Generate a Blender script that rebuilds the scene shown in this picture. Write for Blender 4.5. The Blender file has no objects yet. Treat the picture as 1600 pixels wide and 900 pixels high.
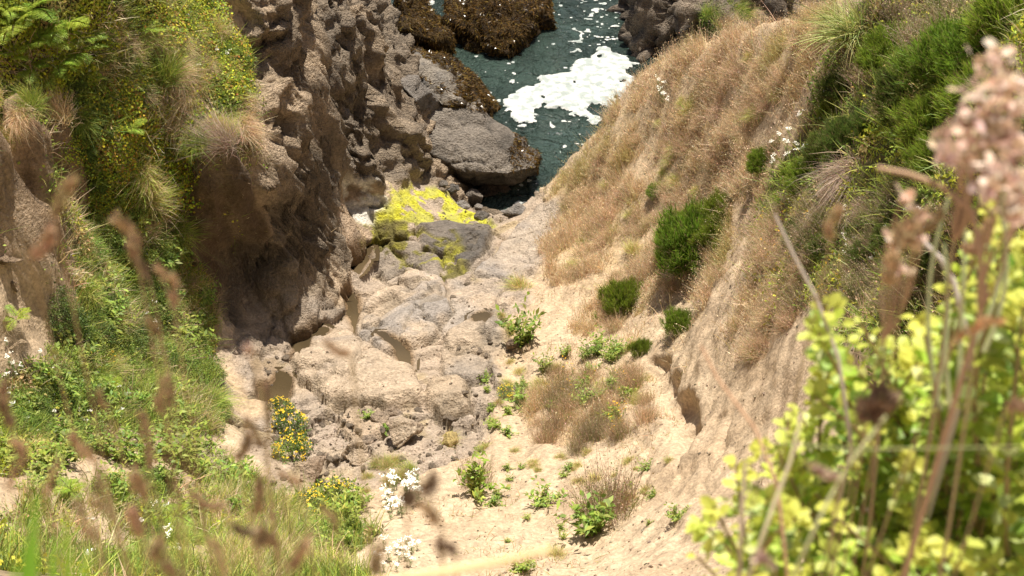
import bpy, bmesh, math, random
import numpy as np
from mathutils import Vector, Matrix
from mathutils.bvhtree import BVHTree

# ------------------------------------------------------------------ camera, sky, sun, exposure
S = bpy.context.scene
C = S.collection
CAM = np.array([0.0, 0.0, 16.0]); PITCH = math.radians(38.0); F = 50.0/36.0*1600.0
cam_d = bpy.data.cameras.new('camera'); cam = bpy.data.objects.new('camera', cam_d); C.objects.link(cam)
cam.location = CAM; cam.rotation_euler = (math.radians(90.0)-PITCH, 0, 0)
cam_d.lens = 50.0; cam_d.sensor_width = 36.0; cam_d.clip_start = 0.05; cam_d.clip_end = 3000.0
cam_d.dof.use_dof = True; cam_d.dof.focus_distance = 19.0; cam_d.dof.aperture_fstop = 6.0
S.camera = cam
SUN = Vector((0.07, 0.34, 0.93)).normalized()          # towards the sun
elev = math.asin(SUN.z); azim = math.atan2(SUN.x, SUN.y)
wd = bpy.data.worlds.new('World'); S.world = wd; wd.use_nodes = True
wn = wd.node_tree.nodes; wl = wd.node_tree.links
sky = wn.new('ShaderNodeTexSky'); sky.sky_type = 'NISHITA'; sky.sun_disc = False
sky.sun_elevation = elev; sky.sun_rotation = azim; sky.air_density = 0.8; sky.dust_density = 3.0; sky.ozone_density = 0.4
wl.new(sky.outputs[0], wn['Background'].inputs[0]); wn['Background'].inputs[1].default_value = 0.06
sl = bpy.data.lights.new('sun', 'SUN'); sl.energy = 5.0; sl.angle = math.radians(0.5); sl.color = (1.0, 0.93, 0.82)
so = bpy.data.objects.new('sun', sl); C.objects.link(so); so.rotation_euler = SUN.to_track_quat('Z', 'Y').to_euler()
so.location = (0, 10, 60)
S.view_settings.view_transform = 'Standard'; S.view_settings.look = 'None'
S.view_settings.exposure = 0.62; S.view_settings.gamma = 1.0; S.view_settings.use_curve_mapping = False
S.cycles.max_bounces = 6; S.cycles.transmission_bounces = 3; S.cycles.diffuse_bounces = 3; S.cycles.glossy_bounces = 2

# ------------------------------------------------------------------ helpers
RNG = np.random.default_rng(7); random.seed(7)
SP, CP = math.sin(PITCH), math.cos(PITCH)
def ray(u, v):
    cx = (u-800.0)/F; cy = (450.0-v)/F
    return np.array([cx, CP+cy*SP, -SP+cy*CP])
def at(u, v, z):
    d = ray(u, v); return CAM + d*((z-CAM[2])/d[2])
def aty(u, v, y):
    d = ray(u, v); return CAM + d*(y/d[1])

def _h(i, j, k, s):
    h = (i.astype(np.uint32)*np.uint32(374761393)) ^ (j.astype(np.uint32)*np.uint32(668265263)) ^ (k.astype(np.uint32)*np.uint32(2147483647)) ^ np.uint32((s*1274126177) & 0xffffffff)
    h = (h ^ (h >> np.uint32(13)))*np.uint32(1274126177)
    h = (h ^ (h >> np.uint32(16)))*np.uint32(2246822519)
    h = h ^ (h >> np.uint32(15))
    return h
def _hf(i, j, k, s): return _h(i, j, k, s).astype(np.float64)/4294967295.0
def noise(p, s=0):
    i = np.floor(p).astype(np.int64); f = p-i; w = f*f*f*(f*(f*6-15)+10)
    x, y, z = i[:, 0], i[:, 1], i[:, 2]; a, b, c = w[:, 0], w[:, 1], w[:, 2]
    def L(dz):
        n00 = _hf(x, y, z+dz, s); n10 = _hf(x+1, y, z+dz, s); n01 = _hf(x, y+1, z+dz, s); n11 = _hf(x+1, y+1, z+dz, s)
        return (n00*(1-a)+n10*a)*(1-b)+(n01*(1-a)+n11*a)*b
    return (L(0)*(1-c)+L(1)*c)*2-1
def fbm(p, sc, o=4, s=0, g=0.5, ridge=False):
    q = p/sc; r = np.zeros(len(p)); a = 1.0; t = 0.0
    for n in range(o):
        v = noise(q, s+n*17)
        if ridge: v = 1-2*np.abs(v)
        r += a*v; t += a; a *= g; q = q*2.03+11.7
    return r/t
def worley(p, sc, s=0):
    q = p/sc; i = np.floor(q).astype(np.int64); n = len(p)
    f1 = np.full(n, 9.0); f2 = np.full(n, 9.0); cid = np.zeros(n)
    for dx in (-1, 0, 1):
        for dy in (-1, 0, 1):
            for dz in (-1, 0, 1):
                x, y, z = i[:, 0]+dx, i[:, 1]+dy, i[:, 2]+dz
                d = np.sqrt((x+_hf(x, y, z, s)-q[:, 0])**2+(y+_hf(x, y, z, s+1)-q[:, 1])**2+(z+_hf(x, y, z, s+2)-q[:, 2])**2)
                m = d < f1; f2 = np.where(m, f1, np.minimum(f2, d)); cid = np.where(m, _hf(x, y, z, s+3), cid); f1 = np.where(m, d, f1)
    return f1, f2, cid
def facets(p, sc, s=0):
    """broken planes: every cell of a shattered volume gets a face of its own tilt and height; also the distance to the cracks"""
    q = p/sc; i = np.floor(q).astype(np.int64); n = len(p); f1 = np.full(n, 9.0); f2 = np.full(n, 9.0); o = np.zeros(n)
    for dx in (-1, 0, 1):
        for dy in (-1, 0, 1):
            for dz in (-1, 0, 1):
                x, y, z = i[:, 0]+dx, i[:, 1]+dy, i[:, 2]+dz
                r = [q[:, 0]-x-_hf(x, y, z, s), q[:, 1]-y-_hf(x, y, z, s+1), q[:, 2]-z-_hf(x, y, z, s+2)]
                d = np.sqrt(r[0]**2+r[1]**2+r[2]**2); h = [_hf(x, y, z, s+4+k)-0.5 for k in range(4)]
                v = 0.9*(h[0]*r[0]+h[1]*r[1]+h[2]*r[2])+0.5*h[3]
                m = d < f1; f2 = np.where(m, f1, np.minimum(f2, d)); o = np.where(m, v, o); f1 = np.where(m, d, f1)
    return o*sc, f2-f1
def sstep(a, b, x):
    t = np.clip((x-a)/(b-a), 0, 1); return t*t*(3-2*t)
def mixc(a, b, t):
    return a*(1-t[:, None])+b*t[:, None]

def tag(o, label=None, cat=None, group=None, kind=None):
    if label: o['label'] = label
    if cat: o['category'] = cat
    if group: o['group'] = group
    if kind: o['kind'] = kind
    return o
def empty(name, loc=(0, 0, 0), rz=0.0):
    o = bpy.data.objects.new(name, None); C.objects.link(o); o.location = loc; o.rotation_euler = (0, 0, rz); o.empty_display_size = 0.1
    return o
def link(name, me, parent=None, mat=None):
    o = bpy.data.objects.new(name, me); C.objects.link(o)
    if mat is not None and not me.materials: me.materials.append(mat)
    if parent is not None: o.parent = parent
    return o
def mesh_np(name, V, Q, col=None, smooth=False, mat=None, extra=None):
    """V (n,3); Q (m,4) or (m,3); col (n,3) point colours"""
    me = bpy.data.meshes.new(name); V = np.asarray(V, np.float32); Q = np.asarray(Q, np.int32)
    k = Q.shape[1]; m = len(Q)
    me.vertices.add(len(V)); me.vertices.foreach_set('co', V.ravel())
    me.loops.add(m*k); me.loops.foreach_set('vertex_index', Q.ravel())
    me.polygons.add(m); me.polygons.foreach_set('loop_start', np.arange(0, m*k, k, dtype=np.int32))
    if smooth: me.polygons.foreach_set('use_smooth', np.ones(m, bool))
    if col is not None:
        a = me.color_attributes.new('col', 'FLOAT_COLOR', 'POINT')
        a.data.foreach_set('color', np.concatenate([col, np.ones((len(V), 1))], 1).astype(np.float32).ravel())
    for kx, arr in (extra or {}).items():
        a = me.attributes.new(kx, 'FLOAT', 'POINT'); a.data.foreach_set('value', arr.astype(np.float32))
    me.update(calc_edges=True)
    if mat is not None: me.materials.append(mat)
    return me
# ------------------------------------------------------------------ terrain: one height sheet through surveyed points
CP_PIX = [
 # gully floor, from the beach up to the sand slope
 (845,318,0.1),(790,320,0.25),(735,310,0.45),(700,290,0.75),(735,350,0.9),(700,340,1.05),(640,300,1.35),(590,290,1.5),(640,360,1.45),(560,380,1.55),
 (700,420,1.4),(640,440,1.55),(560,440,1.6),(500,480,1.75),(620,500,1.9),(700,480,1.85),(760,440,1.75),(780,390,1.45),(800,360,1.15),
 (400,510,2.0),(440,560,2.05),(520,560,2.15),(600,600,2.35),(700,560,2.15),(760,520,2.1),(700,620,2.5),(420,610,2.15),(500,640,2.4),
 (620,680,2.7),(560,700,2.75),(700,690,2.85),(450,680,2.5),(500,740,2.9),(560,740,3.05),(780,600,2.4),(640,740,3.25),
 # sand slope rising towards the viewer
 (560,810,4.1),(650,800,4.0),(700,760,3.55),(760,760,3.65),(850,760,3.9),(850,820,4.5),(850,880,5.1),(700,880,5.2),(600,880,5.1),(950,760,4.2),(1000,850,5.3),
 (950,900,5.6),(800,905,5.6),(1100,800,5.9),(1080,880,6.2),
 # right hillside: crest against the water first
 (870,350,1.35),(860,420,1.75),(850,480,2.05),(950,300,2.2),(1000,240,2.9),(1100,170,4.4),(1200,110,5.8),(1300,60,7.4),(1050,330,3.1),(950,400,2.4),
 (1040,400,3.1),(1130,270,4.2),(1220,220,5.5),(1300,190,6.7),(1400,120,8.2),(1500,60,9.6),(1600,20,10.8),(1600,150,10.6),(1500,200,9.4),(1400,260,8.0),
 (950,480,2.5),(880,560,2.7),(1000,520,3.0),(1080,460,3.5),(960,620,3.3),(850,640,2.95),(900,690,3.4),(990,690,3.9),(820,710,3.25),(1020,600,3.55),
  (1240,400,6.1),(1300,330,7.1),(1250,500,6.3),(1160,560,5.3),(1150,650,5.35),(1250,600,6.5),(1350,450,7.5),(1450,350,8.6),(1550,350,9.8),
 (1200,720,6.2),(1350,620,7.8),(1500,600,9.4),(1600,600,10.3),(1300,800,7.4),(1500,850,9.3),
 # rock cliff on the left
 (480,350,3.0),(430,400,2.85),(480,250,4.0),(430,300,4.0),(480,150,4.9),(440,200,4.9),
 (420,120,5.3),(480,50,5.5),(400,40,5.8),(480,0,5.7),(340,0,6.3),(550,250,2.6),(560,150,3.6),(560,50,4.2),(610,100,2.7),(600,10,4.1),(650,80,1.2),
 (620,180,2.2),(660,200,1.35),(620,250,1.7),(690,180,0.9),(640,40,1.2),(640,-20,1.2),(560,-80,4.4),(480,-100,5.7),
 # earth bank above the scarp
 (380,140,5.45),(300,100,6.0),(300,0,6.4),(150,100,7.0),(150,0,7.6),(0,100,7.8),(0,0,8.5),(-150,0,9.6),(-150,190,8.2),(150,-150,8.6),(320,-150,7.2),(-150,-150,10.3),
 # green slope below the scarp
 (0,440,5.2),(60,440,4.85),(130,430,4.5),(220,420,4.0),(280,460,3.4),(320,520,2.75),(150,540,4.5),(60,540,5.1),(250,560,3.5),(330,600,2.75),(0,600,5.5),(100,620,5.1),(200,640,4.5),(290,650,3.6),
 (345,680,3.0),(380,620,2.35),(400,690,2.75),(430,740,3.0),(-150,450,6.2),(-150,700,7.0),
 (0,740,6.0),(150,740,5.5),(250,740,4.8),(320,740,4.1),(380,770,3.8),(0,830,6.6),(150,830,5.9),(300,830,5.0),(400,830,4.5),(480,820,4.05),(0,905,7.1),(200,905,6.3),(400,905,5.5),(500,890,5.0),
 # sea bed
 (690,110,-0.9),(740,200,-0.7),(850,200,-0.8),(900,60,-1.4),(960,120,-0.8),(760,40,-1.2),(880,230,-0.5),(850,290,-0.25),(700,-60,-1.6),(960,-60,-1.6),(1100,-100,-1.6),
]
CP_W = [(0,0.7,14.2),(-2.5,0.7,14.3),(2.5,0.7,14.3),(0,-2,14.6),(0,3.2,11.3),(-2.5,3.2,11.4),(0,6,8.3),(-3,6,9.0),(3,6,9.2),(2.0,2.2,13.3),(1.1,2.0,13.2),(2.6,3.0,12.6),
 (5.5,3,13.0),(7,6,12.5),(8,10,12.2),(-6,3,12.5),(-7,7,9.5),(-9,12,9.8),(-11,16,11),(-6,-4,15),(6,-4,15.5),(10,16,12.5),(11,22,11),
 (-12,22,11),(-14,28,10),(-8,27,6),(-5,27,4),(-4,30,-1),(-9,33,-1),(0,34,-2),(5,33,-2),(12,30,4),(8,24,6.8),(9,27,4),(7,28,0.2),(10,32,-1),(-16,38,-2),(16,36,-2),(0,45,-3),(-14,-8,16),(14,-8,16),(16,10,15),(-16,10,14)]
CREST = [(842,312,0.35),(880,274,0.85),(940,212,1.6),(985,147,2.5),(1030,116,3.15),(1070,96,3.75),(1190,38,5.7),(1270,8,6.8),(1400,-45,8.5)]
LINES = [CREST,
 [(-150,190,8.0),(0,190,6.9),(60,190,6.6),(150,190,6.1),(250,205,5.5),(300,225,5.25),(350,224,5.05),(402,224,4.95)],                       # lip of the earth scarp
 [(-150,400,6.2),(30,402,5.0),(110,355,4.9),(190,342,4.65),(255,340,4.25),(305,385,3.45),(325,440,2.75),(338,482,2.25),(370,495,2.05),(430,480,1.95),(490,457,1.85),(536,400,1.7),(548,300,1.75)],  # its foot
 [(1290,200,6.5),(1190,352,5.15),(1130,440,4.5),(1090,530,4.25),(1045,620,4.1),(1058,690,4.45)],                                                # sandy spur
 [(405,95,5.4),(412,240,4.75),(425,350,3.4),(420,440,2.5)]]
def lerp_line(l, step=22):
    out = []
    for a, b in zip(l, l[1:]):
        k = max(1, int(math.hypot(b[0]-a[0], b[1]-a[1])/step)); out += [tuple(a[i]+(b[i]-a[i])*j/k for i in range(3)) for j in range(k)]
    return out+[l[-1]]
pts = [at(*p) for p in CP_PIX]
for l in LINES: pts += [at(*p) for p in lerp_line(l)]
for (u, v, z) in lerp_line(CREST):                                         # the far side of the crest falls to the sea
    q = at(u, v, z); pts.append(q+np.array([0.3, 0.5, -0.55-0.22*z])); pts.append(q+np.array([0.75, 1.5, -z-0.5 if z < 5 else -z*0.8]))
P0 = np.array(pts+[np.array(p, float) for p in CP_W])
def rbf_fit(P):
    n = len(P); A = np.linalg.norm(P[:, None, :2]-P[None, :, :2], axis=2); A[np.arange(n), np.arange(n)] -= 0.02
    T = np.concatenate([np.ones((n, 1)), P[:, :2]], 1)
    M = np.block([[A, T], [T.T, np.zeros((3, 3))]])
    return np.linalg.solve(M, np.concatenate([P[:, 2], np.zeros(3)]))
RW = rbf_fit(P0)
def base_h(xy):
    out = np.empty(len(xy))
    for a in range(0, len(xy), 20000):
        b = xy[a:a+20000]; d = np.sqrt((b[:, None, 0]-P0[None, :, 0])**2+(b[:, None, 1]-P0[None, :, 1])**2)
        out[a:a+20000] = d@RW[:-3]+RW[-3]+b@RW[-2:]
    return out
def axis(segs):
    a = [np.arange(s, e, d) for s, e, d in segs]; return np.concatenate(a+[[segs[-1][1]]])
GX = axis([(-60,-20,4),(-20,-11,0.5),(-11,-8,0.1),(-8,8,0.032),(8,11,0.1),(11,20,0.5),(20,60,4)])
GY = axis([(-40,-8,4),(-8,6,0.4),(6,8,0.08),(8,14,0.034),(14,21.5,0.024),(21.5,25,0.034),(25,30,0.08),(30,40,0.5),(40,80,5)])
NX, NY = len(GX), len(GY)
# smooth base evaluated on a 10 cm lattice, then blurred a little and read back with bilinear look-ups
LX = np.arange(-20, 20.01, 0.1); LY = np.arange(-8, 40.01, 0.1)
lx, ly = np.meshgrid(LX, LY); LH = base_h(np.stack([lx.ravel(), ly.ravel()], 1)).reshape(len(LY), len(LX))
def blur(a, n=1):
    for _ in range(n):
        p = np.pad(a, 1, mode='edge'); a = (p[:-2, 1:-1]+2*p[1:-1, 1:-1]+p[2:, 1:-1])/4
        p = np.pad(a, 1, mode='edge'); a = (p[1:-1, :-2]+2*p[1:-1, 1:-1]+p[1:-1, 2:])/4
    return a
LH = blur(LH, 2)
def H(x, y):
    fx = np.clip((x-LX[0])/0.1, 0, len(LX)-1.001); fy = np.clip((y-LY[0])/0.1, 0, len(LY)-1.001)
    i = fx.astype(int); j = fy.astype(int); a = fx-i; b = fy-j
    return (LH[j, i]*(1-a)+LH[j, i+1]*a)*(1-b)+(LH[j+1, i]*(1-a)+LH[j+1, i+1]*a)*b
TT = np.arange(6.0, 60.0, 0.015)
def ground0(u, v):
    """where the line of sight through a survey mark meets the smooth ground"""
    p = CAM[None]+ray(u, v)[None]*TT[:, None]; k = np.argmax(p[:, 2] < H(p[:, 0], p[:, 1])); return p[k]
gx, gy = np.meshgrid(GX, GY); gx = gx.ravel(); gy = gy.ravel()
inside = (np.abs(gx) < 19.9) & (gy > -7.9) & (gy < 39.9)
gz = np.where(inside, H(gx, gy), 0); gz[~inside] = base_h(np.stack([gx, gy], 1)[~inside])
PB = np.stack([gx, gy, gz], 1)

def poly_xy(pix, n=6):
    out = []
    for a, b in zip(pix, pix[1:]+pix[:1]):
        for k in range(n): out.append(ground0(a[0]+(b[0]-a[0])*k/n, a[1]+(b[1]-a[1])*k/n)[:2])
    return np.array(out)
def in_poly(x, y, P):
    r = np.zeros(len(x), bool); box = (x > P[:, 0].min()) & (x < P[:, 0].max()) & (y > P[:, 1].min()) & (y < P[:, 1].max())
    xs, ys = x[box], y[box]; q = np.zeros(len(xs), bool); j = len(P)-1
    for i in range(len(P)):
        if P[i, 1] != P[j, 1]:
            q ^= ((P[i, 1] > ys) != (P[j, 1] > ys)) & (xs < (P[j, 0]-P[i, 0])*(ys-P[i, 1])/(P[j, 1]-P[i, 1])+P[i, 0])
        j = i
    r[box] = q; return r
WX = fbm(PB, 0.7, 4, 91); WY = fbm(PB, 0.7, 4, 92)
def zone(pix, jit=0.22, soft=3):
    P = poly_xy(pix); m = in_poly(gx+WX*jit*1.6, gy+WY*jit*1.6, P).astype(float).reshape(NY, NX)
    return blur(m, soft).ravel()
Z = {}
Z['cliff'] = zone([(335,-40),(660,-40),(650,60),(705,190),(700,290),(640,275),(545,275),(530,300),(530,390),(500,465),(430,485),(372,498),(335,490),(345,440),(420,360),(415,240),(404,200),(395,90)])
Z['bed'] = zone([(545,285),(640,270),(705,290),(760,300),(850,300),(890,330),(850,400),(800,470),(800,560),(800,610),(760,690),(640,745),(560,760),(440,760),(395,690),(370,600),(345,500),(430,480),(500,460),(535,390)], 0.42, 7)
Z['wall'] = zone([(296,232),(412,238),(418,360),(345,450),(338,490),(310,470),(300,350)])
Z['wall2'] = zone([(-80,195),(60,200),(120,240),(110,345),(40,405),(-80,420)])
Z['dry'] = zone([(1300,-30),(1190,10),(1070,70),(985,125),(935,200),(885,270),(860,330),(850,400),(860,440),(900,470),(900,540),(850,600),(830,680),(900,700),(990,690),(1020,600),(1080,520),(1110,470),(1180,360),(1260,220),(1330,120),(1390,-30)])
Z['vegr'] = zone([(1290,90),(1390,-40),(1700,-40),(1700,520),(1420,560),(1300,520),(1240,470),(1190,400),(1200,320),(1250,240)])
Z['mix'] = zone([(1200,330),(1320,300),(1420,420),(1330,520),(1230,490),(1190,560),(1150,570),(1140,520),(1190,440)])
Z['back'] = zone([(1400,500),(1500,420),(1760,420),(1760,960),(1330,960),(1330,700),(1370,600)], 0.4, 5)
Z['vegl'] = zone([(-100,-60),(315,-60),(330,30),(398,90),(404,210),(380,232),(300,236),(285,330),(310,420),(330,520),(350,640),(330,690),(250,690),(190,690),(100,720),(-100,730),(-100,580),(60,560),(130,480),(90,420),(110,340),(110,240),(40,198),(-100,190)])
Z['grassb'] = zone([(20,790),(150,770),(260,760),(330,720),(420,740),(470,770),(550,790),(570,850),(520,880),(560,920),(-60,920),(-60,850)])
Z['pale'] = zone([(390,520),(470,470),(560,430),(700,440),(800,470),(790,560),(640,650),(470,640),(400,600)])
Z['darkrock'] = zone([(690,340),(760,335),(775,365),(750,400),(725,440),(690,400),(640,370),(690,372)], 0.1)
Z['algae'] = zone([(580,272),(640,278),(700,300),(775,348),(745,356),(690,346),(640,350),(600,362),(570,330)], 0.12, 2)
Z['algae2'] = zone([(570,340),(640,350),(700,345),(740,440),(660,450),(590,410),(560,380)], 0.1)
Z['white'] = zone([(545,280),(590,272),(606,300),(592,345),(572,350),(550,312)], 0.1, 2)
Z['gravel'] = zone([(430,620),(520,650),(620,640),(650,680),(720,690),(700,740),(600,745),(480,720),(430,690)], 0.15)
seaward = sstep(22.2, 22.7, gy+0.4*WX)*sstep(0.9, 0.5, gx+0.3*WY); Z['cliff'] = np.maximum(Z['cliff'], seaward)
SLABS = [  # outcrops of the gully floor: outline, rise, colour, second colour
 ([(552,505),(572,465),(640,424),(692,440),(704,490),(682,522),(640,552),(590,562),(560,535)], 0.16, (0.47,0.37,0.27), (0.31,0.275,0.245)),
 ([(462,562),(500,520),(552,520),(600,566),(652,578),(668,622),(610,642),(520,632),(468,602)], 0.20, (0.46,0.36,0.26), (0.37,0.30,0.235)),
 ([(668,602),(732,598),(738,640),(692,652),(664,632)], 0.18, (0.45,0.345,0.24), (0.38,0.30,0.215)),
 ([(694,522),(782,478),(802,560),(742,600),(692,590)], 0.10, (0.42,0.33,0.24), (0.30,0.255,0.21)),
 ([(370,505),(440,478),(525,448),(540,482),(484,522),(440,552),(384,560)], 0.08, (0.36,0.285,0.215), (0.27,0.225,0.18)),
 ([(545,300),(585,300),(600,372),(560,402),(534,380)], 0.12, (0.42,0.31,0.21), (0.34,0.26,0.19)),
 ([(650,350),(700,345),(772,352),(752,400),(722,436),(694,400),(660,392)], 0.12, (0.15,0.13,0.11), (0.10,0.09,0.08)),
 ([(600,380),(655,375),(690,405),(690,440),(640,420),(606,440),(586,410)], 0.08, (0.30,0.25,0.20), (0.20,0.17,0.135)),
 ([(770,392),(830,330),(885,290),(900,310),(860,400),(800,450),(740,430)], 0.08, (0.40,0.33,0.26), (0.30,0.265,0.235)),
 ([(540,640),(600,640),(606,672),(560,690),(528,668)], 0.07, (0.44,0.335,0.235), (0.35,0.275,0.2)),
 ([(392,560),(440,560),(455,600),(440,650),(400,640)], -0.05, (0.30,0.225,0.15), (0.36,0.27,0.19))]
SLABM = [zone(pl, 0.10, 1) for pl, *_ in SLABS]
for k in list(Z): Z[k] = np.clip(Z[k], 0, 1)
cliff, bed = Z['cliff'], Z['bed']*(1-Z['cliff'])
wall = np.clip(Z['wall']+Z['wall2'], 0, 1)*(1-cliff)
dry = Z['dry']*(1-bed)*np.where(gy < 17.2, 0.12+0.75*sstep(0.08, 0.3, WX+0.6*WY), 0.45+0.55*sstep(-0.25, 0.1, WX)); vegr = np.clip(Z['vegr']+0.8*Z['back'], 0, 1)*(1-dry*0.6); vegl = Z['vegl']*(1-wall)*(1-cliff); grassb = Z['grassb']*(1-bed)
under = sstep(0.15, -0.2, gz)
tan_ = zone([(-80,425),(40,410),(98,425),(135,480),(95,555),(-80,590)], 0.1)
wall *= 1-tan_; vegl *= 1-tan_
sand = np.clip(1-cliff-bed-wall-dry-vegr-vegl-grassb, 0, 1)*(1-under)
near = (gy > 5) & (gy < 32) & (np.abs(gx) < 13)
def nb(f):
    r = np.zeros(len(PB)); r[near] = f(PB[near]); return r
lump = nb(lambda p: fbm(p, 1.6, 5, 3)); fine = nb(lambda p: fbm(p, 0.28, 4, 5)); mid = nb(lambda p: fbm(p, 0.7, 4, 6)); rid = nb(lambda p: fbm(p*np.array([1, 1, 0.75]), 0.9, 5, 8, 0.55, True))
f1, f2, cid = [np.zeros(len(PB)) for _ in range(3)]
warp = np.stack([WX, WY, WX*0], 1)
wa = worley((PB+warp*0.5)[near]*np.array([1, 0.8, 0.6]), 1.35, 21); f1[near], f2[near], cid[near] = wa
crack = np.where(near, sstep(0.10, 0.0, f2-f1), 0)
g1, g2, gid = [np.zeros(len(PB)) for _ in range(3)]
wb = worley((PB+warp*0.25)[near], 0.42, 41); g1[near], g2[near], gid[near] = wb
rill = nb(lambda p: fbm(p*np.array([1.0, 0.25, 0.3]), 0.16, 3, 14))
stem = nb(lambda p: fbm(p*np.array([1.0, 1.0, 0.14]), 0.22, 4, 15))
strata = nb(lambda p: fbm(p@np.array([[0.8, 0.3, 0.2], [-0.3, 0.9, 0.25], [0.4, 0.3, 2.2]]).T*np.array([1, 0.35, 1]), 0.45, 4, 19, 0.55, True))
fa1, fe1, fa2, fe2, fa3 = [np.zeros(len(PB)) for _ in range(5)]
kk = near & (cliff > 0.01)
PW = (PB+warp*0.35)[kk]@np.array([[0.9, 0.25, 0.3], [-0.3, 0.95, 0.15], [-0.25, -0.2, 0.75]])
fa1[kk], fe1[kk] = facets(PW, 1.5, 201); fa2[kk], fe2[kk] = facets(PW, 0.55, 211); fa3[kk] = facets(PW, 0.2, 221)[0]
saw_p = nb(lambda p: ((p@np.array([0.30, -0.22, 0.92])+0.16*fbm(p, 1.8, 3, 24)+0.04*fbm(p, 0.3, 2, 25))/0.34) % 1.0)
ledge = (saw_p**1.6-0.4)*sstep(1.0, 0.93, saw_p)
longcrack = nb(lambda p: sstep(0.030, 0.0, np.abs(fbm(p*np.array([1.0, 0.55, 0.4]), 1.5, 3, 26))))
w1, w2, wid = [np.zeros(len(PB)) for _ in range(3)]
wc = worley((PB+warp*0.9)[near]*np.array([1, 0.7, 0.5]), 1.9, 61); w1[near], w2[near], wid[near] = wc
slabcrack = sstep(0.055, 0.0, w2-w1)
# relief along the ground's normal
bx = np.gradient(gz.reshape(NY, NX), GX, axis=1); by = np.gradient(gz.reshape(NY, NX), GY, axis=0)
NRM = np.stack([-blur(bx, 6).ravel(), -blur(by, 6).ravel(), np.ones(len(PB))], 1); NRM /= np.linalg.norm(NRM, axis=1)[:, None]
rock_d = 0.26*lump-0.10*rid+0.38*fa1+0.60*fa2+0.5*fa3-0.16*sstep(0.07, 0, fe1)-0.07*sstep(0.08, 0, fe2)+0.05*strata+0.10*ledge-0.14*longcrack+0.06*fine
bed_d = 0.24*(wid-0.5)-0.17*slabcrack+0.06*(cid-0.5)-0.10*crack*sstep(0.0, 0.3, lump)-0.11*longcrack+0.13*mid+0.07*ledge+0.02*fine-0.03*sstep(0.08, 0, g2-g1)*sstep(0.15, 0.4, mid)+0.03*rid
wall_d = 0.12*stem+0.20*mid+0.12*rid+0.06*fine
sand_d = 0.11*lump+0.08*mid+0.035*rid+0.035*rill-0.05*longcrack*sstep(-0.2, 0.3, lump)+0.03*ledge+0.016*fine-0.03*sstep(0.35, 0.6, mid)
veg_d = 0.20*lump+0.08*mid
dry_d = 0.13*lump+0.08*mid
DISP = cliff*rock_d+bed*bed_d*np.where(sum(SLABM) > 0.5, 0.55, 1.0)+wall*wall_d+sand*sand_d+(vegr+vegl+grassb*0.7)*veg_d+dry*dry_d
gul = zone([(1012,560),(1040,560),(1062,610),(1094,690),(1085,715),(1058,705),(1036,650)], 0.12, 2); DISP -= 0.24*gul*(0.7+0.6*mid)
for m_, (pl, rise, ca, cb) in zip(SLABM, SLABS): DISP += bed*(0.95*rise*blur(m_.reshape(NY, NX), 10).ravel()*sstep(0.2, 0.8, m_)-(0.085 if rise > 0 else 0)*4*m_*(1-m_)*sstep(-0.5, 0.1, mid))
TV = PB+NRM*DISP[:, None]
wx = sstep(-5.0, -4.5, gx)*sstep(-2.5, -3.1, gx); lean = wx*sstep(2.6, 4.9, gz)*sstep(19.3, 17.4, gy)*sstep(15.6, 16.6, gy); TV[:, 1] -= 0.45*lean   # the lip hangs over the wall
for (u, v, rad, push) in [(1088,428,0.42,(0.18,0.3,-0.15)),(975,492,0.25,(0.1,0.15,-0.08)),(742,286,0.55,(0,0.2,-0.4)),(390,432,0.75,(-0.35,0.75,-0.05)),(1052,628,0.22,(0.12,0.12,-0.2)),(1068,668,0.22,(0.14,0.12,-0.2)),(1038,598,0.16,(0.1,0.1,-0.14)),(660,262,0.3,(0,0.25,-0.2)),(556,318,0.4,(-0.3,0.2,-0.12))]:
    c = ground0(u, v); k = np.exp(-((PB-c)**2).sum(1)/(rad*rad)*1.2); TV += k[:, None]*np.array([push])
# ------------------------------------------------------------------ the ground's colours
n = len(PB)
def cst(r, g, b): return np.tile(np.array([[r, g, b]]), (n, 1))
t1 = sstep(-0.35, 0.35, lump+0.5*mid); t2 = sstep(-0.4, 0.4, mid+fine*0.6); t3 = sstep(-0.3, 0.3, fine)
big = nb(lambda p: fbm(p, 2.6, 4, 33)); tb = sstep(-0.3, 0.3, big)
c_sand = mixc(cst(0.47,0.36,0.24), cst(0.40,0.295,0.19), t1); c_sand = mixc(c_sand, cst(0.50,0.39,0.27), t2*0.5); c_sand = mixc(c_sand, cst(0.36,0.265,0.175), sstep(0.12, 0.45, WY+0.4*fine)*0.6)
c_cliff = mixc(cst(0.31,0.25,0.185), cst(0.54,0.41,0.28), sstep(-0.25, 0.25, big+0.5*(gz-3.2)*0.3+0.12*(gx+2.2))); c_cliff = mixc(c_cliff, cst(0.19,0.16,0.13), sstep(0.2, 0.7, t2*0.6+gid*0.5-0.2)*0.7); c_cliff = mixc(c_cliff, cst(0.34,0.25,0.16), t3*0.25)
c_bed = mixc(cst(0.44,0.345,0.255), cst(0.35,0.29,0.235), np.clip(t1*0.5+0.7*wid-0.1, 0, 1)); c_bed = mixc(c_bed, cst(0.30,0.24,0.18), sstep(0.55, 0.95, t2*(0.5+0.5*gid))*0.5); c_bed = mixc(c_bed, cst(0.36,0.27,0.09), sstep(0.2, 0.5, WX+0.5*fine)*0.35)
c_bed = mixc(c_bed, cst(0.52,0.40,0.28), Z['pale']*0.6*t2); c_bed = mixc(c_bed, cst(0.33,0.30,0.27), Z['pale']*sstep(0.5, 0.9, tb)*0.6)
c_bed = mixc(c_bed, cst(0.40,0.32,0.25), Z['gravel']*0.7)
c_bed = mixc(c_bed, cst(0.10,0.09,0.08), Z['darkrock']*0.5)
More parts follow.
